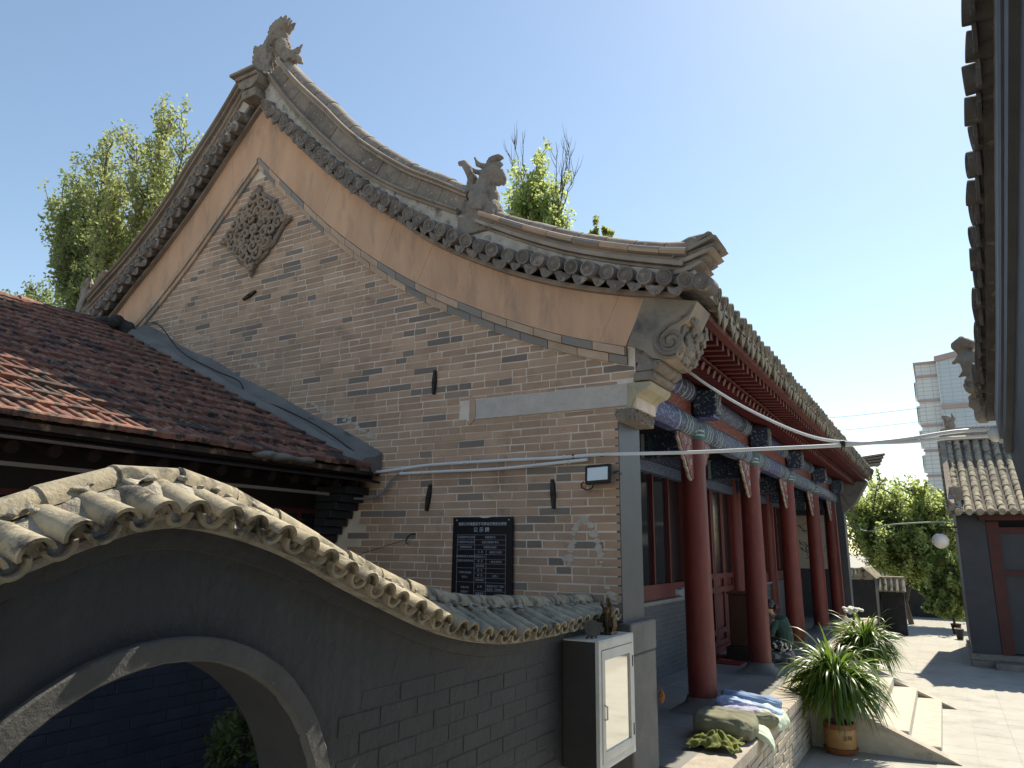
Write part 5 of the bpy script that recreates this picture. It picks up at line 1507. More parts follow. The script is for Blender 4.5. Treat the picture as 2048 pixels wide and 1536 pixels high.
# tassel on the pier
m = MB().ell((-2.47, 7.13, 1.42), (.03, .03, .06), 8, 6); m.tube([(-2.47, 7.13, 1.48), (-2.5, 7.13, 1.53)], .008, 5)
o = sculpt('orange_tassel', m, mat('orange_fabric', (.32, .13, .04), (.20, .07, .03), 30, rough=.9, bump=.5), None, .01, .02, .02, 0)
tag(o, 'small orange tassel sticking out behind the stone plinth', 'tassel')
# bundle on the sill
o = pillow('grey_bundle', (XI + .02, 12.75, 2.0 + .07), .10, .26, .075, RZ(0), mat('grey_rag', (.22, .23, .25), (.16, .17, .19), 8, rough=.9, bump=.4), 'grey cloth bundle lying on the veranda window sill', 8, .03, cat='cloth')
del o['group']
# ------------------------------------------------------------------ near hall on the right: gable verge seen edge-on
nh = thing('neighbour_hall', (1.2, 3.5, 0), 'dark hall at the right edge with jagged verge tiles against the sky', 'hall')
Vt = curve([(-1.5, 7.6), (1.5, 6.75), (3.0, 5.98), (3.83, 5.5), (4.9, 5.05), (5.6, 4.75), (6.4, 4.42), (7.35, 4.12)])   # tile tips, over y
Vw = curve([(-1.5, 7.5), (1.5, 6.65), (3.0, 5.93), (3.9, 5.46), (5.0, 4.90), (6.0, 4.42), (7.0, 4.03), (7.3, 3.95)])
m_ntile = mat('dark_verge_clay', (.115, .10, .09), (.07, .062, .057), 6, c3=(.19, .165, .14), s3=9, thr=(.58, .66), rough=.92, bump=.6, bscale=50, rnd=.2)
m_nboard = mat('pale_blue_grey_board', (.30, .32, .36), (.25, .27, .31), 3, c3=(.18, .19, .21), s3=4, thr=(.6, .7), rough=.7, bump=.3)
m_nmould = mat('dark_grey_moulding', (.075, .078, .085), (.055, .057, .062), 4, rough=.6, bump=.4)
pw = [(-2, 0), (5.85, 0), (5.85, 2.95), (6.27, 3.31), (6.9, 3.75)] + [(7.25 - (9.25) * i / 30, Vw(7.25 - 9.25 * i / 30) - .02) for i in range(31)]
MB().prism(pw[::-1], 'x', .52, 1.1).build('gable_wall', m_nmould, nh)
def vband(y0, y1, d0, d1, x0, mt, name, x1=.6):
    ys_ = [y0 + (y1 - y0) * i / 30 for i in range(31)]
    MB().prism(([(y, Vw(y) - d1) for y in ys_] + [(y, Vw(y) - d0) for y in ys_[::-1]]), 'x', x0, x1).build(name, mt, nh)
vband(-2, 7.05, .05, .34, .49, m_nboard, 'bargeboard')
vband(-2, 6.7, .345, .47, .475, m_nmould, 'moulding')
vband(-2, 6.6, .475, .55, .50, m_nboard, 'moulding')
vband(-2, 6.5, .555, .68, .48, m_nmould, 'moulding')
vband(-2, 7.3, -.02, .05, .44, m_ntile, 'ledge_course')
nd = disc_me.copy(); nd.materials.clear(); nd.materials.append(m_ntile)
np_ = drip_me.copy(); np_.materials.clear(); np_.materials.append(m_ntile)
y = 7.3; RZm = Matrix.Rotation(-math.pi / 2, 4, 'Z')
while y > 1.2:
    sl_ = slope(Vt, y)
    put('verge_tile', nd, nh, mat4=Matrix.Translation((.375 + random.uniform(-.015, .015), y, Vt(y) + random.uniform(-.01, .01))) @ Matrix.Rotation(random.uniform(-.12, .12), 4, 'Y') @ Matrix.Rotation(random.uniform(-.08, .08), 4, 'Z') @ RZm)
    ym = y - .1
    put('drip_tile', np_, nh, mat4=Matrix.Translation((.40 + random.uniform(-.012, .012), ym, Vt(ym) - .05)) @ Matrix.Rotation(math.atan(sl_) * .5 + random.uniform(-.1, .1), 4, 'X') @ RZm)
    y -= .205 / math.sqrt(1 + sl_ * sl_)
ys_ = [-2 + 9.3 * i / 30 for i in range(31)]
MB().prism([(y, Vt(y) + .02) for y in ys_] + [(y, Vt(y) + .25) for y in ys_[::-1]], 'x', .5, 4.5).build('roof', m_ntile, nh)
m = MB()
for k, (dx, dy, dz, r_) in enumerate(((0, 0, 0, .09), (-.05, .05, .12, .07), (-.10, .02, .22, .05), (-.02, -.05, -.15, .08), (.0, .05, -.28, .08), (.02, .08, -.40, .07), (-.04, -.02, .05, .06))):
    m.ell((.40 + dx, 7.25 + dy, 4.36 + dz), (r_, r_, r_ * 1.1), 8, 6)
m.tube([(.42, 7.25, 4.55), (.33, 7.25, 4.62), (.25, 7.25, 4.60)], [.06, .045, .012], 6)
m.tube([(.42, 7.25, 4.45), (.32, 7.26, 4.47), (.24, 7.27, 4.43)], [.06, .04, .01], 6)
m.tube([(.42, 7.25, 4.33), (.34, 7.26, 4.34), (.27, 7.27, 4.30)], [.06, .04, .01], 6)
sculpt('verge_finial', m, m_carve, nh, .014, .03, .05, 0)
jb = thing('junction_box', (.48, 7.03, 3.74), 'round pale junction where the conduits reach the dark hall', 'junction box')
MB().ell((.475, 7.03, 3.745), (.06, .06, .06), 14, 10).build('box', m_alu, jb, True)
MB().tube(smoothpath([(.50, 7.0, 3.73), (.58, 6.9, 3.66), (.68, 6.8, 3.70), (.8, 6.6, 3.78)]), .009, 6).build('wire', m_alu, jb)
MB().tube(smoothpath([(.50, 7.02, 3.77), (.6, 6.9, 3.83), (.8, 6.6, 3.98)]), .012, 6).build('wire', m_alu, jb)

# ------------------------------------------------------------------ small hall further along on the right
sh = thing('small_hall', (2.0, 24.5, 0), 'small grey hall with barrel tile roof and red door frame across the yard', 'hall')
m_shred = mat('aged_dark_red_paint', (.075, .017, .016), (.055, .014, .013), 4, rough=.6, bump=.3)
m_shwall = mat('slate_wall_paint', (.045, .048, .060), (.036, .039, .05), 3, rough=.6, bump=.3, bscale=25)
pf = MB()
MB().box(.40, 1.04, 22.7, 23.3, .31, 3.75).build('corner_pier', m_shwall, sh)
MB().box(.41, .9, 23.3, 27.6, .31, 4.0).build('gable_wall', m_shwall, sh)
MB().prism([(22.2, 3.75), (28, 3.75), (25.2, 6.0)], 'x', .42, .85).build('gable_wall', m_shwall, sh)
MB().box(.36, 5, 22.62, 28.0, .0, .16, b=.012).build('plinth', m_cement, sh)
MB().box(.36, 5, 22.52, 28.0, .0, .31, b=.012)
MB().box(.36, 5, 22.60, 22.9, .165, .31, b=.012).build('plinth', m_cement, sh)
MB().box(.85, 5, 22.22, 22.58, .0, .15, b=.012).build('door_step', m_cement, sh)
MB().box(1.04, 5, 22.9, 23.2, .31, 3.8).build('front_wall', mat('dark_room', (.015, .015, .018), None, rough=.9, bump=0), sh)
for a, b in ((1.05, 1.32), (2.6, 2.8)):
    MB().box(a, b, 22.68, 22.88, .31, 3.6).build('door_post', m_shred, sh)
for a, b in ((3.30, 3.45), (2.25, 2.36)):
    MB().box(1.32, 2.6, 22.72, 22.86, a, b).build('door_rail', m_shred, sh)
MB().box(1.32, 2.6, 22.80, 22.82, 2.36, 3.3).build('pane', m_shwall, sh)
MB().box(1.32, 2.6, 22.80, 22.82, .35, 2.25).build('door_panel', m_shwall, sh)
MB().box(.9, 5, 22.4, 22.7, 3.62, 3.78).build('eave_beam', m_shred, sh)
# its roof
RS = curve([(22.0, 3.83), (22.6, 4.16), (23.4, 4.68), (24.3, 5.35), (25.2, 6.1)])
ys_ = [22.0 + 3.2 * i / 16 for i in range(17)]
MB().prism([(y, RS(y) - .06) for y in ys_] + [(28.4, 3.9), (28.4, 4.0)] + [(y, RS(y)) for y in ys_[::-1]], 'x', .30, 5).build('roof', m_ntile, sh)
bt = MB()
for e, kk in ((0, 1.05), (1, .93)):
    for j in range(9):
        an = math.pi * j / 8; bt.v.append((.085 * kk * math.cos(an), e * .30, .08 * kk * math.sin(an)))
bt.f = [(j, j + 1, 9 + j + 1, 9 + j) for j in range(8)] + [tuple(range(8, -1, -1)), tuple(range(9, 18))]
bt_me = bt.mesh('barrel_tile', m_cope, 40)
for i in range(8):
    x = .46 + .235 * i; y = 21.96
    while y < 25.0:
        sl_ = slope(RS, y + .1); L_ = 1 / math.sqrt(1 + sl_ * sl_)
        b = Vector((0, L_, sl_ * L_)); a = Vector((1, 0, 0)); c = a.cross(b)
        put('barrel_tile', bt_me, sh, mat4=frame4(Vector((x, y, RS(y) + random.uniform(-.005, .008))), a, b, c) @ Matrix.Rotation(random.gauss(0, .03), 4, 'Z'))
        y += .275 * L_
vd = disc_me.copy(); vd.materials.clear(); vd.materials.append(m_cope)
for i in range(8):
    put('eave_tile_end', vd, sh, mat4=Matrix.Translation((.46 + .235 * i, 21.93, RS(21.95) + .02)))
MB().box(.32, 5, 25.02, 25.38, 6.05, 6.45, b=.03).build('main_ridge', m_grey, sh)
vr = MB().prism([(y, RS(y) + .02) for y in ys_] + [(y, RS(y) + .22) for y in ys_[::-1]], 'x', .26, .40); vr.build('verge_ridge', m_grey, sh)
y = 22.1
while y < 25.1:
    put('verge_tile', vd, sh, mat4=Matrix.Translation((.20, y, RS(y) - .02)) @ RZm); y += .2
m = MB(); m.box(.32, .62, 22.45, 22.8, 4.15, 4.50)
m.tube([(.4, 22.1, 3.95), (.30, 22.0, 4.05), (.25, 21.95, 4.15)], [.07, .05, .015], 6)
sculpt('verge_ornament', m, m_grey, sh, .02, .03, .06, 1)
m = MB()
m.tube([(.6, 25.2, 6.4), (.56, 25.2, 6.65), (.50, 25.2, 6.8), (.40, 25.2, 6.85)], [.16, .14, .10, .04], 8)
m.tube([(.6, 25.2, 6.6), (.7, 25.2, 6.75), (.66, 25.2, 6.92)], [.08, .06, .015], 6)
for k in range(4): m.tube([(.55, 25.2, 6.55 + .07 * k), (.42 - .01 * k, 25.2, 6.62 + .08 * k)], [.05, .012], 6)
sculpt('ridge_finial', m, m_carve, sh, .025, .05, .06, 1)
lm = thing('globe_lamp', (.2, 22.9, 3.4), 'white globe lamp on a thin arm from the small hall', 'lamp')
MB().ell((-.01, 22.6, 3.10), .20, 20, 14).build('globe', mat('opal_glass', (.82, .78, .72), None, rough=.3, bump=0), lm, True)
MB().tube([(.40, 22.75, 3.46), (-.02, 22.6, 3.46), (-.01, 22.6, 3.28)], .022, 8).build('arm', m_iron, lm)
MB().tube([(.40, 22.72, 3.30), (.12, 22.65, 3.46)], .012, 6).build('brace', m_iron, lm)
MB().lathe([(.05, 0), (.07, -.03), (.07, -.06)], (-.01, 22.6, 3.32), 12).build('fitting', m_iron, lm)

# ------------------------------------------------------------------ boundary walls beyond the hall
m_farwall = mat('black_wall_paint', (.026, .027, .031), (.02, .021, .025), 2, c3=(.04, .04, .042), s3=2.5, rough=.7, bump=.3)
def coped_wall(name, label, x0, x1, y0, y1, h, along):
    t = thing(name, ((x0 + x1) / 2, (y0 + y1) / 2, 0), label, 'wall', 'boundary walls beyond the hall')
    MB().box(x0, x1, y0, y1, 0, h).build('wall_body', m_farwall, t)
    if along == 'x':
        yc = (y0 + y1) / 2; n_ = max(2, int((x1 - x0) / .16))
        MB().prism([(yc - .42, h + .0), (yc + .42, h + .0), (yc + .08, h + .38), (yc - .08, h + .38)][::-1], 'x', x0 - .05, x1 + .05).build('coping', m_cope, t)
        for i in range(n_ + 1):
            x = x0 + (x1 - x0) * i / n_
            MB().tube([(x, yc - .46, h + .03), (x, yc - .06, h + .41)], .05, 8).build('coping_tile', m_cope, t, True)
        MB().tube([(x0 - .05, yc, h + .43), (x1 + .05, yc, h + .43)], .085, 10).build('ridge_roll', m_cope, t, True)
    else:
        xc = (x0 + x1) / 2; n_ = max(2, int((y1 - y0) / .18))
        MB().prism([(xc - .36, h), (xc + .36, h), (xc + .06, h + .3), (xc - .06, h + .3)], 'y', y0 - .05, y1 + .05).build('coping', m_cope, t)
        for i in range(n_ + 1):
            y = y0 + (y1 - y0) * i / n_
            MB().tube([(xc + .38, y, h + .02), (xc + .05, y, h + .33)], .055, 8).build('coping_tile', m_cope, t, True)
        MB().tube([(xc, y0 - .05, h + .34), (xc, y1 + .05, h + .34)], .075, 10).build('ridge_roll', m_cope, t, True)
    return t
coped_wall('boundary_wall', 'short tile-capped wall joining the far end of the temple hall', -2.75, -2.05, 27.6, 30.4, 1.88, 'y')
coped_wall('boundary_wall', 'dark tile-capped wall behind the short wall, left of the tree trunk', -2.02, -1.3, 29.2, 29.6, 1.45, 'x')
coped_wall('boundary_wall', 'long charcoal wall closing the yard behind the tree', -6, 6, 38.0, 38.4, 1.55, 'x')
# ------------------------------------------------------------------ apartment block
ap = thing('apartment_block', (5, 88, 0), 'tall pale blue tiled apartment block far behind the halls', 'building')
m_apt = mat('pale_blue_wall_tile', (.44, .50, .55), (.40, .46, .51), .3, rough=.6, bump=0)
m_apl = mat('white_wall_tile', (.60, .61, .60), (.54, .55, .55), .3, rough=.6, bump=0)
m_pink = mat('dusty_pink_paint', (.38, .29, .28), (.33, .25, .245), .5, rough=.7, bump=0)
MB().prism([(1.55, 0), (12, 0), (12, 25.4), (1.55, 23.55)], 'y', 90, 104).build('wall', m_apt, ap)
MB().box(-.55, 1.55, 90.6, 103, 0, 23.3).build('stair_bay', m_apl, ap)
def gridded(m_):
    t = m_.node_tree; N = t.nodes; L = t.links; b = N['Principled BSDF']
    g_ = N.new('ShaderNodeNewGeometry'); mp = N.new('ShaderNodeMapping'); mp.inputs['Rotation'].default_value = (math.pi / 2, 0, 0)
    L.new(g_.outputs['Position'], mp.inputs[0])
    bk_ = N.new('ShaderNodeTexBrick'); bk_.offset = 0; bk_.inputs['Scale'].default_value = 1.0; bk_.inputs['Mortar Size'].default_value = .025
    bk_.inputs['Brick Width'].default_value = .9; bk_.inputs['Row Height'].default_value = .45
    L.new(mp.outputs[0], bk_.inputs['Vector'])
    mx = N.new('ShaderNodeMix'); mx.data_type = 'RGBA'; src = b.inputs['Base Color'].links[0].from_socket
    L.new(bk_.outputs['Fac'], mx.inputs[0]); L.new(src, mx.inputs[6]); mx.inputs[7].default_value = (.30, .34, .38, 1)
    L.new(mx.outputs[2], b.inputs['Base Color'])
gridded(m_apt); gridded(m_apl)
MB().prism([(1.35, 23.3), (12.2, 25.2), (12.2, 25.8), (1.35, 23.9)], 'y', 89.7, 104).build('roof_edge', m_pink, ap)
MB().box(1.5, 12.05, 89.85, 90.0, 18.0, 18.55).build('band', m_pink, ap)
for k in range(8):
    z = 21.9 - 2.75 * k
    MB().box(-.68, 1.56, 90.45, 90.6, z - .12, z + .12).build('band', m_pink, ap)
    b_ = MB().box(-.78, -.55, 91.2, 93.6, z - 2.2, z - .4).build('balcony', m_apl, ap)
    MB().box(-.82, -.785, 91.2, 93.6, z - 1.6, z - .5).build('window', m_glassdark, b_)
    r_ = MB()
    for yy in (91.2, 92.4, 93.55): r_.box(-.87, -.82, yy, yy + .08, z - 2.2, z - .4)
    r_.build('railing', m_nmould, b_)
MB().box(-.75, 1.6, 90.3, 103, 23.3, 23.55).build('parapet', m_pink, ap)
MB().box(1.50, 1.60, 89.93, 90.0, 0, 23.4).build('corner_trim', m_apl, ap)
# green wire line across
o = MB().tube(smoothpath([(-2.6, 26.0, 3.72), (-1.9, 24.5, 3.40), (-1.2, 23.6, 3.56), (.40, 22.8, 3.62)]), .02, 6).build('pale_wire', mat('pale_green_wire', (.45, .52, .44), None, rough=.6, bump=0), None, True)
tag(o, 'pale green wire strung low across the yard to the small hall', 'wire')
for k, (z0, z1) in enumerate(((13.5, 14.5), (14.6, 15.4))):
    o = MB().tube([(-40, 60, z0 - 2), (-5, 64, z0 - 1), (25, 66, z1)], .02, 5).build('power_line', m_cable, None)
    tag(o, ('lower' if k == 0 else 'upper') + ' thin power line crossing the sky by the apartment block', 'power line')
# ------------------------------------------------------------------ trees
def leaves(clumps, size, seed, flat_=.0, asp=.55):
    rg_ = np.random.default_rng(seed); V = []; n_tot = 0
    P_ = []
    for (c, r, n_) in clumps:
        c = np.array(c); r = np.array(r if hasattr(r, '__len__') else (r, r, r))
        d = rg_.normal(size=(n_, 3)); d /= np.linalg.norm(d, axis=1)[:, None]
        rad = rg_.random(n_) ** .45
        P_.append(c + d * rad[:, None] * r)
    P = np.concatenate(P_); n_ = len(P)
    a = rg_.normal(size=(n_, 3)); a /= np.linalg.norm(a, axis=1)[:, None]
    b = rg_.normal(size=(n_, 3)); b -= a * (a * b).sum(1)[:, None]; b /= np.linalg.norm(b, axis=1)[:, None]
    s = size * rg_.uniform(.6, 1.25, n_)[:, None]
    q = np.stack([P - a * s, P + b * s * asp, P + a * s, P - b * s * asp], 1).reshape(-1, 3)
    me = bpy.data.meshes.new('crown')
    me.vertices.add(n_ * 4); me.vertices.foreach_set('co', q.astype(np.float32).ravel())
    me.loops.add(n_ * 4); me.loops.foreach_set('vertex_index', np.arange(n_ * 4, dtype=np.int32))
    me.polygons.add(n_); me.polygons.foreach_set('loop_start', np.arange(0, n_ * 4, 4, dtype=np.int32))
    me.update(); me.validate()
    return me
def tree(name, base, label, limbs, clumps, size, mt, seed, trunk_r, asp=.55, group=None, twigs=()):
    t = thing(name, base, label, 'tree', group)
    m = MB()
    for path, r0, r1 in limbs:
        p = smoothpath(path, 5); n_ = len(p)
        m.tube(p, [r0 + (r1 - r0) * i / (n_ - 1) for i in range(n_)], 7)
    m.build('trunk', m_bark, t, True)
    me = leaves(clumps, size, seed, asp=asp); me.materials.append(mt)
    o = bpy.data.objects.new('crown', me); col.objects.link(o); o.parent = t
    o.location = -Vector(base)
    if twigs:
        m = MB()
        for p, r0 in twigs: m.tube(p, [r0 * (1 - .8 * i / (len(p) - 1)) for i in range(len(p))], 4)
        m.build('bare_twigs', m_bark, t)
    return t
rg = random.Random(31)
def lobes(start, ends, n_clump, r0, r1, n_leaf, up=.0, asc=.8):
    """branches from a start point to each end, with upward twigs carrying small leaf clumps along the outer part"""
    lim = []; cl = []
    for e in ends:
        s = Vector(start); e = Vector(e); mid = s.lerp(e, .5) + Vector((rg.uniform(-.3, .3), rg.uniform(-.3, .3), up))
        lim.append(([s, mid, e], .10, .012))
        for k in range(n_clump * 2):
            t = .28 + .74 * (k + rg.random()) / (n_clump * 2)
            p = s.lerp(mid, t * 2) if t < .5 else mid.lerp(e, (t - .5) * 2)
            rr = (r0 + (r1 - r0) * t) * rg.uniform(.6, 1.25)
            d = Vector((rg.gauss(0, .55), rg.gauss(0, .55), asc)).normalized() * rr * 1.5
            tip = p + d
            lim.append(([p, p + d * .5 + Vector((rg.gauss(0, .05), 0, 0)), tip], .022, .006))
            for j in range(3):
                q = p + d * (.25 + .37 * j) + Vector((rg.gauss(0, .1), rg.gauss(0, .1), rg.gauss(0, .08))) * rr * 1.5
                rc = rr * rg.uniform(.26, .46) * (1.1 - .2 * j)
                cl.append(((q.x, q.y, q.z), (rc, rc * 1.1, rc * 1.7), int(n_leaf * rg.uniform(.6, 1.3) * rc * rc)))
    return lim, cl
m_leafL = m_leaf
m_leafR = mat('spring_green_leaf', (.16, .19, .05), (.11, .14, .035), 3, rough=.55, bump=0, rnd=.25); translucent(m_leafR, (.44, .48, .12), .5)
m_leafD = mat('dark_leaf_green', (.12, .145, .06), (.08, .105, .042), 3, rough=.5, bump=0, rnd=.3); translucent(m_leafD, (.36, .42, .15), .5)
m_leafY = mat('yard_leaf_green', (.15, .19, .075), (.105, .14, .055), 3, rough=.55, bump=0, rnd=.3); translucent(m_leafY, (.52, .60, .22), .62)
# tall tree behind the hall, left side: several ascending limbs
b1 = (-21.5, 12.0, 0)
l1, c1 = lobes((-21.3, 12, 8.3), [(-22.9, 12, 15.7), (-21.9, 12.3, 15.6), (-23.5, 12.4, 15.2), (-20.4, 12.2, 16.0), (-19.6, 12, 15.7), (-18.6, 12, 14.7), (-20.0, 12.5, 14.2), (-21.3, 11.6, 13.4), (-18.2, 12.3, 13.0), (-22.4, 12.2, 14.0)], 10, .85, .62, 560, .3, 1.5)
tree('poplar_tree', b1, 'tall leafy poplar rising directly behind the left gable slope', [([(-21.5, 12, 0), (-21.4, 12, 5), (-21.3, 12, 8.8)], .35, .2)] + l1, c1, .074, m_leafL, 1, .3, group='poplars behind the temple')
b2 = (-23.5, 12.6, 0)
l2, c2 = lobes((-22.6, 12.6, 8.2), [(-26.0, 12.6, 15.3), (-26.4, 12.5, 15.0), (-27.3, 12.6, 14.9), (-26.2, 12.4, 14.0), (-25.4, 12.6, 15.2), (-26.6, 12.6, 13.2), (-24.6, 12.6, 14.2), (-25.3, 12.8, 14.4), (-26.9, 12.4, 14.5), (-25.9, 12.8, 12.9), (-25.6, 12.3, 12.2), (-24.5, 12.9, 13.0), (-23.9, 12.5, 12.0), (-24.8, 12.6, 11.0), (-25.2, 12.8, 11.5), (-23.6, 12.7, 11.2), (-24.6, 12.4, 9.8)], 9, .78, .60, 620, .1, 1.5)
tree('poplar_tree', b2, 'leaning leafy poplar left of the tallest one, above the red roof', [([(-23.5, 12.6, 0), (-23, 12.6, 5), (-22.6, 12.6, 8.6)], .3, .18)] + l2, c2, .074, m_leafD, 2, .3, group='poplars behind the temple')
b3 = (-27.6, 13, 0)
l3, c3 = lobes((-27.6, 13, 8.5), [(-28.6, 13, 12.0), (-27.4, 13.2, 11.3), (-29.4, 13, 11.4), (-26.6, 13, 10.6), (-25.9, 13, 10.2)], 8, .65, .5, 800, 0, 1.3)
tree('poplar_tree', b3, 'small poplar top at the left edge just above the red ridge', [([(-27.6, 13, 0), (-27.6, 13, 8.7)], .2, .12)] + l3, c3, .078, m_leafD, 3, .2, group='poplars behind the temple')
# tree behind the front roof slope with bare twigs
b4 = (-14.6, 27, 0)
l4, c4 = lobes((-14.6, 27, 14.2), [(-14.6, 27, 20.6), (-15.5, 27, 19.3), (-14.3, 27.2, 19.2), (-13.8, 27, 18.3), (-15.0, 26.8, 18.2), (-14.2, 27, 17.4), (-15.8, 27, 18.2), (-13.5, 27, 17.2), (-14.9, 27, 17.2)], 9, 1.1, .85, 330, 0, .9)
tw = []
for (s, e) in (((-15.3, 27, 18.5), (-15.85, 27, 22.0)), ((-15.3, 27, 18.5), (-15.4, 27, 22.3)), ((-15.4, 27, 18.8), (-16.1, 27, 21.3)), ((-13.6, 27, 17.0), (-13.6, 27, 21.2)), ((-13.5, 27, 17.6), (-12.75, 27, 20.6)), ((-13.4, 27, 18.0), (-12.9, 27, 21.0)), ((-13.5, 27, 17.5), (-13.2, 27, 20.9)), ((-13.4, 27, 17.5), (-12.6, 27, 19.5))):
    s, e = Vector(s), Vector(e)
    p = [s.lerp(e, i / 7) + Vector((rg.gauss(0, .05), 0, 0)) * (i % 7 > 0) for i in range(8)]
    tw.append((p, .04))
    for k in range(9):
        q0 = s.lerp(e, rg.uniform(.3, .95)); d = (e - s).normalized(); d = (d + Vector((rg.uniform(-.6, .6), rg.uniform(-.3, .3), .2))).normalized(); L_ = rg.uniform(.5, 1.3)
        tw.append(([q0, q0 + d * L_ * .5, q0 + (d + Vector((0, 0, .35))).normalized() * L_], .015))
tree('poplar_tree', b4, 'bright green treetop with bare twigs behind the front roof slope', [([(-14.6, 27, 0), (-14.6, 27, 14.6)], .3, .16)] + l4, c4, .11, m_leafY, 4, .3, group='poplars behind the temple', twigs=tw)
b5 = (-12.0, 28, 0)
tree('poplar_tree', b5, 'small sparse treetop just clearing the front verge ridge', [([(-12.0, 28, 0), (-12.1, 28, 16.6)], .12, .03)], [((-12.0 + rg.gauss(0, .45), 28, 16.5 + rg.gauss(0, .35)), (.16, .16, .26), 45) for _ in range(16)], .11, m_leafR, 5, .1, group='poplars behind the temple')
# tree at the end of the yard
b6 = (-1.38, 34, 0)
l6, c6 = lobes((-1.4, 34, 1.7), [(-2.8, 34, 4.4), (-2.3, 34.2, 4.7), (-1.4, 34, 5.0), (-.7, 34, 4.9), (.0, 34.3, 4.5), (-2.7, 33.8, 3.2), (-1.8, 33.5, 3.6), (-.6, 33.6, 3.2), (.3, 34, 3.6), (-2.2, 34, 2.5), (-1.2, 33.4, 2.9), (.35, 34, 2.9), (.3, 34.2, 2.2), (-.2, 33.5, 2.4), (-3.0, 34.3, 4.9), (-2.9, 34.2, 3.9), (-3.2, 34.4, 4.3), (.5, 34.2, 4.6), (-.4, 34, 5.2)], 9, .80, .70, 900, 0, .35)
tree('yard_tree', b6, 'broad leafy tree with a slim dark trunk at the end of the yard', [([(-1.36, 34, 0), (-1.5, 34, .9), (-1.75, 34, 1.8)], .11, .07), ([(-1.45, 34, .9), (-1.25, 34, 1.6), (-1.1, 34, 2.2)], .08, .05)] + [(p, .06, .012) for p, _, _ in l6], c6, .085, m_leafY, 6, .12)
b7 = (.12, 32.5, 0)
l7, c7 = lobes((.1, 32.5, .7), [(-.1, 32.5, 2.4), (-.6, 32.4, 2.3), (.1, 32.4, 1.6), (-.5, 32.4, 1.6), (.25, 32.6, 2.6), (-.2, 32.3, 1.2), (.1, 32.4, .6), (.25, 32.3, 1.0), (-.3, 32.4, .9), (.2, 32.4, 2.0)], 7, .40, .40, 1900, 0, .1)
tree('shrub', b7, 'glossy dark shrub against the small hall beneath the globe lamp', [([(.12, 32.5, 0), (.1, 32.5, .8)], .05, .04)] + [(p, .03, .01) for p, _, _ in l7], c7, .09, m_leafY, 7, .05)
b8 = (-2.6, 40, 0)
l8, c8 = lobes((-2.6, 40, 3.6), [(-3.6, 40, 6.4), (-3.0, 40, 6.9), (-2.3, 40, 6.2), (-4.0, 40, 5.6)], 7, .5, .35, 500)
tree('poplar_sapling', b8, 'pale slender treetops behind the yard tree by the eave', [([(-2.6, 40, 0), (-2.6, 40, 3.8)], .07, .05)] + [(p, .05, .01) for p, _, _ in l8], c8, .11, m_leafR, 8, .05)

# ------------------------------------------------------------------ potted dracaenas
def blades(c, n_, L0, L1, seed, zc, sp=.14, drop=1.0):
    rg_ = random.Random(seed); m = MB()
    for i in range(n_):
        az = rg_.uniform(0, 2 * math.pi); el = math.asin(min(1, max(-.3, rg_.betavariate(1.5, 1.35) * 1.25 - .25)))
        L_ = rg_.uniform(L0, L1)
        ro = rg_.uniform(0, sp); p = Vector((c[0] + ro * math.cos(az), c[1] + ro * math.sin(az), zc + rg_.uniform(-.22, .12)))
        d = Vector((math.cos(az) * math.cos(el), math.sin(az) * math.cos(el), math.sin(el)))
        side = Vector((-math.sin(az), math.cos(az), 0)); side = (side + Vector((0, 0, rg_.uniform(-.5, .5)))).normalized()
        wd = rg_.uniform(.016, .026); seg = 7; vs_ = []
        g_ = rg_.uniform(.14, .46) * drop
        for k in range(seg + 1):
            t = k / seg
            w_ = wd * (.55 + 1.2 * t) if t < .35 else wd * (1 - ((t - .35) / .65) ** 1.8 * .97)
            vs_ += [p - side * w_, p + Vector((0, 0, -.3 * w_)), p + side * w_]
            d = (d + Vector((0, 0, -g_ * (0.4 + 1.3 * t)))).normalized(); p = p + d * (L_ / seg)
        fs_ = []
        for k in range(seg):
            b = k * 3; fs_ += [(b, b + 1, b + 4, b + 3), (b + 1, b + 2, b + 5, b + 4)]
        m.add(vs_, fs_)
    return m
m_pot = mat('glazed_tan_pot', (.42, .22, .08), (.35, .18, .065), 4, rough=.35, bump=.1)
m_potrim = mat('brown_pot_rim', (.26, .085, .035), (.20, .065, .03), 5, rough=.4, bump=.1)
def potted(name, label, x, y, z0, k, seed, zc, L0, L1, n_):
    t = thing(name, (x, y, z0), label, 'potted plant', 'potted dracaenas by the steps')
    c = (x, y, z0)
    MB().lathe([(.155, .05), (.205, .09), (.215, .2), (.215, .32), (.205, .34)], c, 28).build('pot', m_pot, t, 40)
    MB().lathe([(.206, .338), (.222, .345), (.226, .40), (.21, .415), (.19, .41), (.185, .37), (.0005, .36)], c, 28, caps=False).build('pot_rim', m_potrim, t, 40)
    MB().lathe([(.0005, .012), (.20, .012), (.225, .05), (.235, .085), (.215, .088), (.20, .06), (.0005, .05)], c, 28, caps=False).build('saucer', m_potrim, t, 40)
    for a in range(4): MB().ell((x + .15 * math.cos(a * 1.57 + .6), y + .15 * math.sin(a * 1.57 + .6), z0 + .02), .02, 8, 6).build('caster', m_iron, t, True)
    st_ = MB(); rg_ = random.Random(seed)
    for i in range(7):
        a = rg_.uniform(0, 6.28); st_.tube([(x + .05 * math.cos(a), y + .05 * math.sin(a), z0 + .36), (x + .09 * math.cos(a), y + .09 * math.sin(a), z0 + .36 + (zc - .36) * .6), (x + .11 * math.cos(a), y + .11 * math.sin(a), z0 + zc)], .016, 6)
    st_.build('stem', m_bark, t, True)
    blades((x, y), n_, L0, L1, seed, z0 + zc, .16 * k).build('foliage', m_blade, t, 'all')
    return t
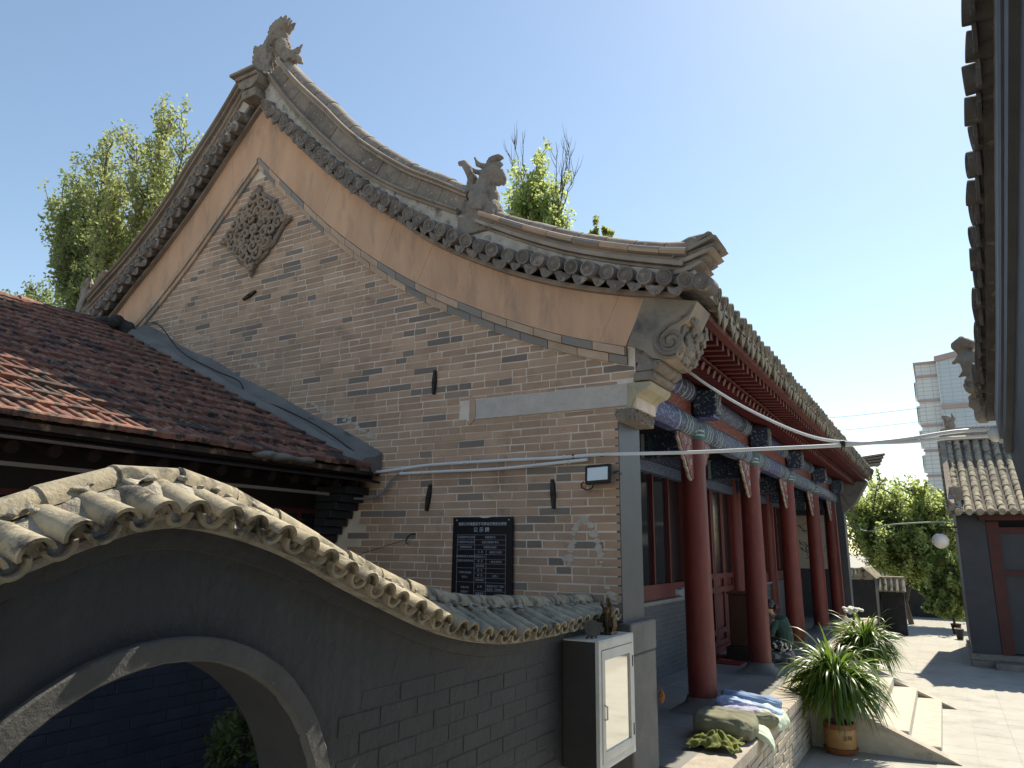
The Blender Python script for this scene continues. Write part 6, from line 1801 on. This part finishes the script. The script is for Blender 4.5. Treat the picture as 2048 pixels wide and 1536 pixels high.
p1 = potted('potted_dracaena', 'long-leaved potted plant in a tan pot before the steps, the nearer one', -1.53, 12.0, 0.006, 1.2, 41, 1.00, .60, .90, 620)
p2 = potted('potted_dracaena', 'long-leaved potted plant beyond the steps, half hidden by the nearer one', -1.53, 17.0, 0.006, 1.2, 42, 1.02, .58, .84, 520)
cu = bpy.data.curves.new('lettering', 'FONT'); cu.body = '吉祥'; cu.size = .07; cu.align_x = 'CENTER'; cu.extrude = .001; cu.materials.append(m_iron)
tmp = bpy.data.objects.new('lettering', cu); col.objects.link(tmp)
me = bpy.data.meshes.new_from_object(tmp); bpy.data.objects.remove(tmp)
put('lettering', me, p1, mat4=Matrix.Translation((-1.53 + .12, 12.0 - .188, .22)) @ Matrix.Rotation(R(32), 4, 'Z') @ Matrix.Rotation(math.pi / 2, 4, 'X'))
# white blossoms of a flowerpot behind the second plant
fl2 = thing('flowering_pot', (-1.9, 18.3, .0), 'flower pot with white blooms just showing above the far potted plant', 'potted plant')
m = MB()
for k in range(26):
    a = rg.uniform(0, 6.28); r_ = rg.uniform(0, .2)
    m.ell((-1.85 + r_ * math.cos(a), 18.3 + r_ * math.sin(a), 1.5 + rg.uniform(-.05, .07)), (.05, .05, .035), 7, 5)
m.build('blooms', mat('white_petal', (.72, .70, .64), None, rough=.7, bump=.2), fl2, True, kind='stuff')
blades((-1.85, 18.3), 90, .3, .5, 77, 1.15, .12).build('foliage', m_leafR, fl2, 'all')
MB().lathe([(.13, 0.006), (.18, .3), (.19, .32), (.0005, .31)], (-1.85, 18.3, 0), 20, caps=False).build('pot', m_potrim, fl2, 40)
st_ = MB().tube([(-1.85, 18.3, .3), (-1.86, 18.3, 1.45)], .02, 6).build('stem', m_bark, fl2)
# plant inside the moon gate
gp = thing('potted_shrub', (-5.3, 4.6, 0), 'shrub in a bright blue pot in the dark beyond the moon gate', 'potted plant')
MB().box(-5.6, -5.0, 4.3, 4.9, 0, .55, b=.01).build('stand', m_gatebrick, gp)
MB().lathe([(.15, .56), (.20, .9), (.215, .92), (.215, .96), (.19, .96), (.18, .9), (.0005, .88)], (-5.3, 4.6, 0), 24, caps=False).build('pot', mat('bright_blue_pot', (.03, .13, .42), None, rough=.3, bump=0), gp, 40)
me = leaves([((-5.3 + rg.uniform(-.25, .25), 4.6 + rg.uniform(-.25, .25), 1.15 + rg.uniform(-.1, .2)), .16, 120) for k in range(9)], .05, 9, asp=.4); me.materials.append(m_leafD)
put('foliage', me, gp, loc=(0, 0, 0))
MB().tube([(-5.3, 4.6, .88), (-5.3, 4.6, 1.2)], .02, 6).build('stem', m_bark, gp)

# ------------------------------------------------------------------ seated person, wooden table, red mat
px, py = -2.83, 14.6
def V3(dx, dy, dz): return (px + dx, py + dy, .8 + dz)
# faces -X, sits on a low stool
bd = MB()
bd.tube([V3(.10, 0, .36), V3(.14, 0, .55), V3(.08, 0, .72), V3(-.01, 0, .80)], [.14, .13, .14, .08], 12)
bd.tube([V3(-.01, 0, .80), V3(-.07, 0, .88)], [.055, .05], 10)
bd.ell(V3(-.11, 0, .965), (.095, .075, .115), 14, 10, Matrix.Rotation(R(-28), 3, 'Y'))
bd.ell(V3(-.21, 0, .935), (.022, .015, .02), 8, 6)
bd.ell(V3(-.165, 0, .875), (.04, .04, .03), 8, 6)
for sg in (-1, 1):
    bd.tube([V3(.02, sg * .15, .76), V3(-.02, sg * .20, .55), V3(-.24, sg * .12, .46), V3(-.30, sg * .09, .47)], [.055, .047, .036, .03], 10)
    bd.ell(V3(-.34, sg * .08, .475), (.05, .035, .02), 8, 6)
    for k in range(4): bd.tube([V3(-.37, sg * (.055 + .018 * k), .478), V3(-.41, sg * (.056 + .017 * k), .47), V3(-.43, sg * (.058 + .015 * k), .455)], [.010, .009, .008], 6)
    bd.tube([V3(-.33, sg * .05, .48), V3(-.36, sg * .03, .475)], [.011, .009], 6)
    bd.tube([V3(.08, sg * .09, .32), V3(-.30, sg * .13, .42), V3(-.24, sg * .12, .10)], [.09, .07, .045], 10)
    bd.tube([V3(-.22, sg * .12, .05), V3(-.36, sg * .12, .035)], [.04, .035], 8)
person = sculpt('person', bd, m_skin, None, .011, 0, .1, 3)
tag(person, 'person in dark green top and patterned trousers sitting bowed behind the second column', 'person')
shirt = MB()
shirt.tube([V3(.12, 0, .30), V3(.155, 0, .42), V3(.15, 0, .56), V3(.085, 0, .72), V3(.0, 0, .805)], [.165, .165, .155, .165, .075], 14)
for sg in (-1, 1): shirt.tube([V3(.04, sg * .13, .75), V3(-.01, sg * .205, .55), V3(-.22, sg * .13, .465)], [.075, .062, .05], 10)
sculpt('top', shirt, mat('dark_green_knit', (.035, .075, .062), (.025, .052, .045), 9, rough=.9, bump=.4), person, .012, .012, .08, 2)
tr = MB()
tr.ell(V3(.13, 0, .30), (.17, .19, .15), 12, 8)
for sg in (-1, 1): tr.tube([V3(.10, sg * .10, .30), V3(-.30, sg * .13, .42), V3(-.25, sg * .12, .12)], [.115, .095, .075], 10)
sculpt('trousers', tr, mat('black_white_print', (.015, .015, .017), None, c3=(.70, .68, .62), s3=6, thr=(.50, .52), rough=.85, bump=.2), person, .012, .01, .08, 2)
hr = MB()
hr.ell(V3(-.085, 0, 1.005), (.105, .09, .105), 14, 10); hr.ell(V3(.03, 0, .97), (.055, .05, .05), 10, 8)
sculpt('hair', hr, m_hair, person, .008, .008, .02, 1)
MB().tube([V3(-.01, -.09, .985), V3(-.01, .09, .985)], .012, 6).build('hair_clip', flat('grey_clip', (.3, .3, .3), .4), person)
for sg in (-1, 1): MB().ell(V3(-.30, sg * .12, .035), (.12, .045, .035), 10, 6).build('shoe', m_iron, person, True)
stool = thing('low_stool', (-2.70, 14.6, .8), 'low cloth-covered stool under the seated person', 'stool')
MB().box(-2.92, -2.54, 14.40, 14.80, .82, 1.0, b=.03).build('seat', mat('grey_print_cloth', (.10, .10, .11), None, c3=(.45, .44, .42), s3=8, thr=(.52, .56), rough=.9, bump=.3), stool, 30)
for dx in (-.14, .14):
    for dy in (-.14, .14): MB().lathe([(.02, .803), (.02, .83)], (-2.73 + dx, 14.6 + dy, 0), 10).build('foot', m_iron, stool)
m_wood = mat('dark_brown_wood', (.075, .032, .018), (.05, .022, .013), 5, rough=.5, bump=.2, stretch=(1, 1, .2))
tb = thing('wooden_altar_box', (-3.45, 14.75, .8), 'tall brown wooden donation box behind the second column', 'box')
MB().box(-3.60, -3.22, 14.35, 15.0, 1.05, 1.98, b=.008).build('body', m_wood, tb)
MB().box(-3.63, -3.19, 14.32, 15.03, 1.985, 2.02, b=.006).build('top', m_wood, tb)
MB().box(-3.66, -3.05, 14.25, 15.05, .803, 1.05, b=.01).build('base', m_iron, tb)
mt_ = MB().box(-4.02, -3.30, 13.75, 14.9, .804, .818, b=.004).build('red_mat', mat('red_felt', (.22, .018, .015), (.17, .014, .012), 12, rough=.95, bump=.4))
tag(mt_, 'red mat on the veranda floor before the doors', 'mat')
mo_ = MB().lathe([(.16, 0), (.16, .002)], (-3.66, 14.3, .818), 24).build('mat_emblem', mat('faded_gold_felt', (.42, .20, .10), None, rough=.95, bump=.2), mt_)
# pots at the foot of the small hall
for k, (x, y, s_) in enumerate(((.15, 31.0, .16), (.22, 29.2, .13))):
    t = thing('dark_pot', (x, y, .006), ('larger dark pot under the glossy shrub' if k == 0 else 'small pot with a pale rim beside the small hall wall'), 'pot', 'pots by the small hall')
    MB().lathe([(s_ * .7, .01), (s_, .3), (s_ * 1.05, .33), (s_ * .9, .33), (.0005, .3)], (x, y, 0), 18, caps=False).build('pot', m_iron, t, 40)
    MB().lathe([(s_ * 1.06, .33), (s_ * 1.1, .35), (s_ * .9, .35)], (x, y, 0), 18, caps=False).build('rim', m_alu if k else m_potrim, t, 40)
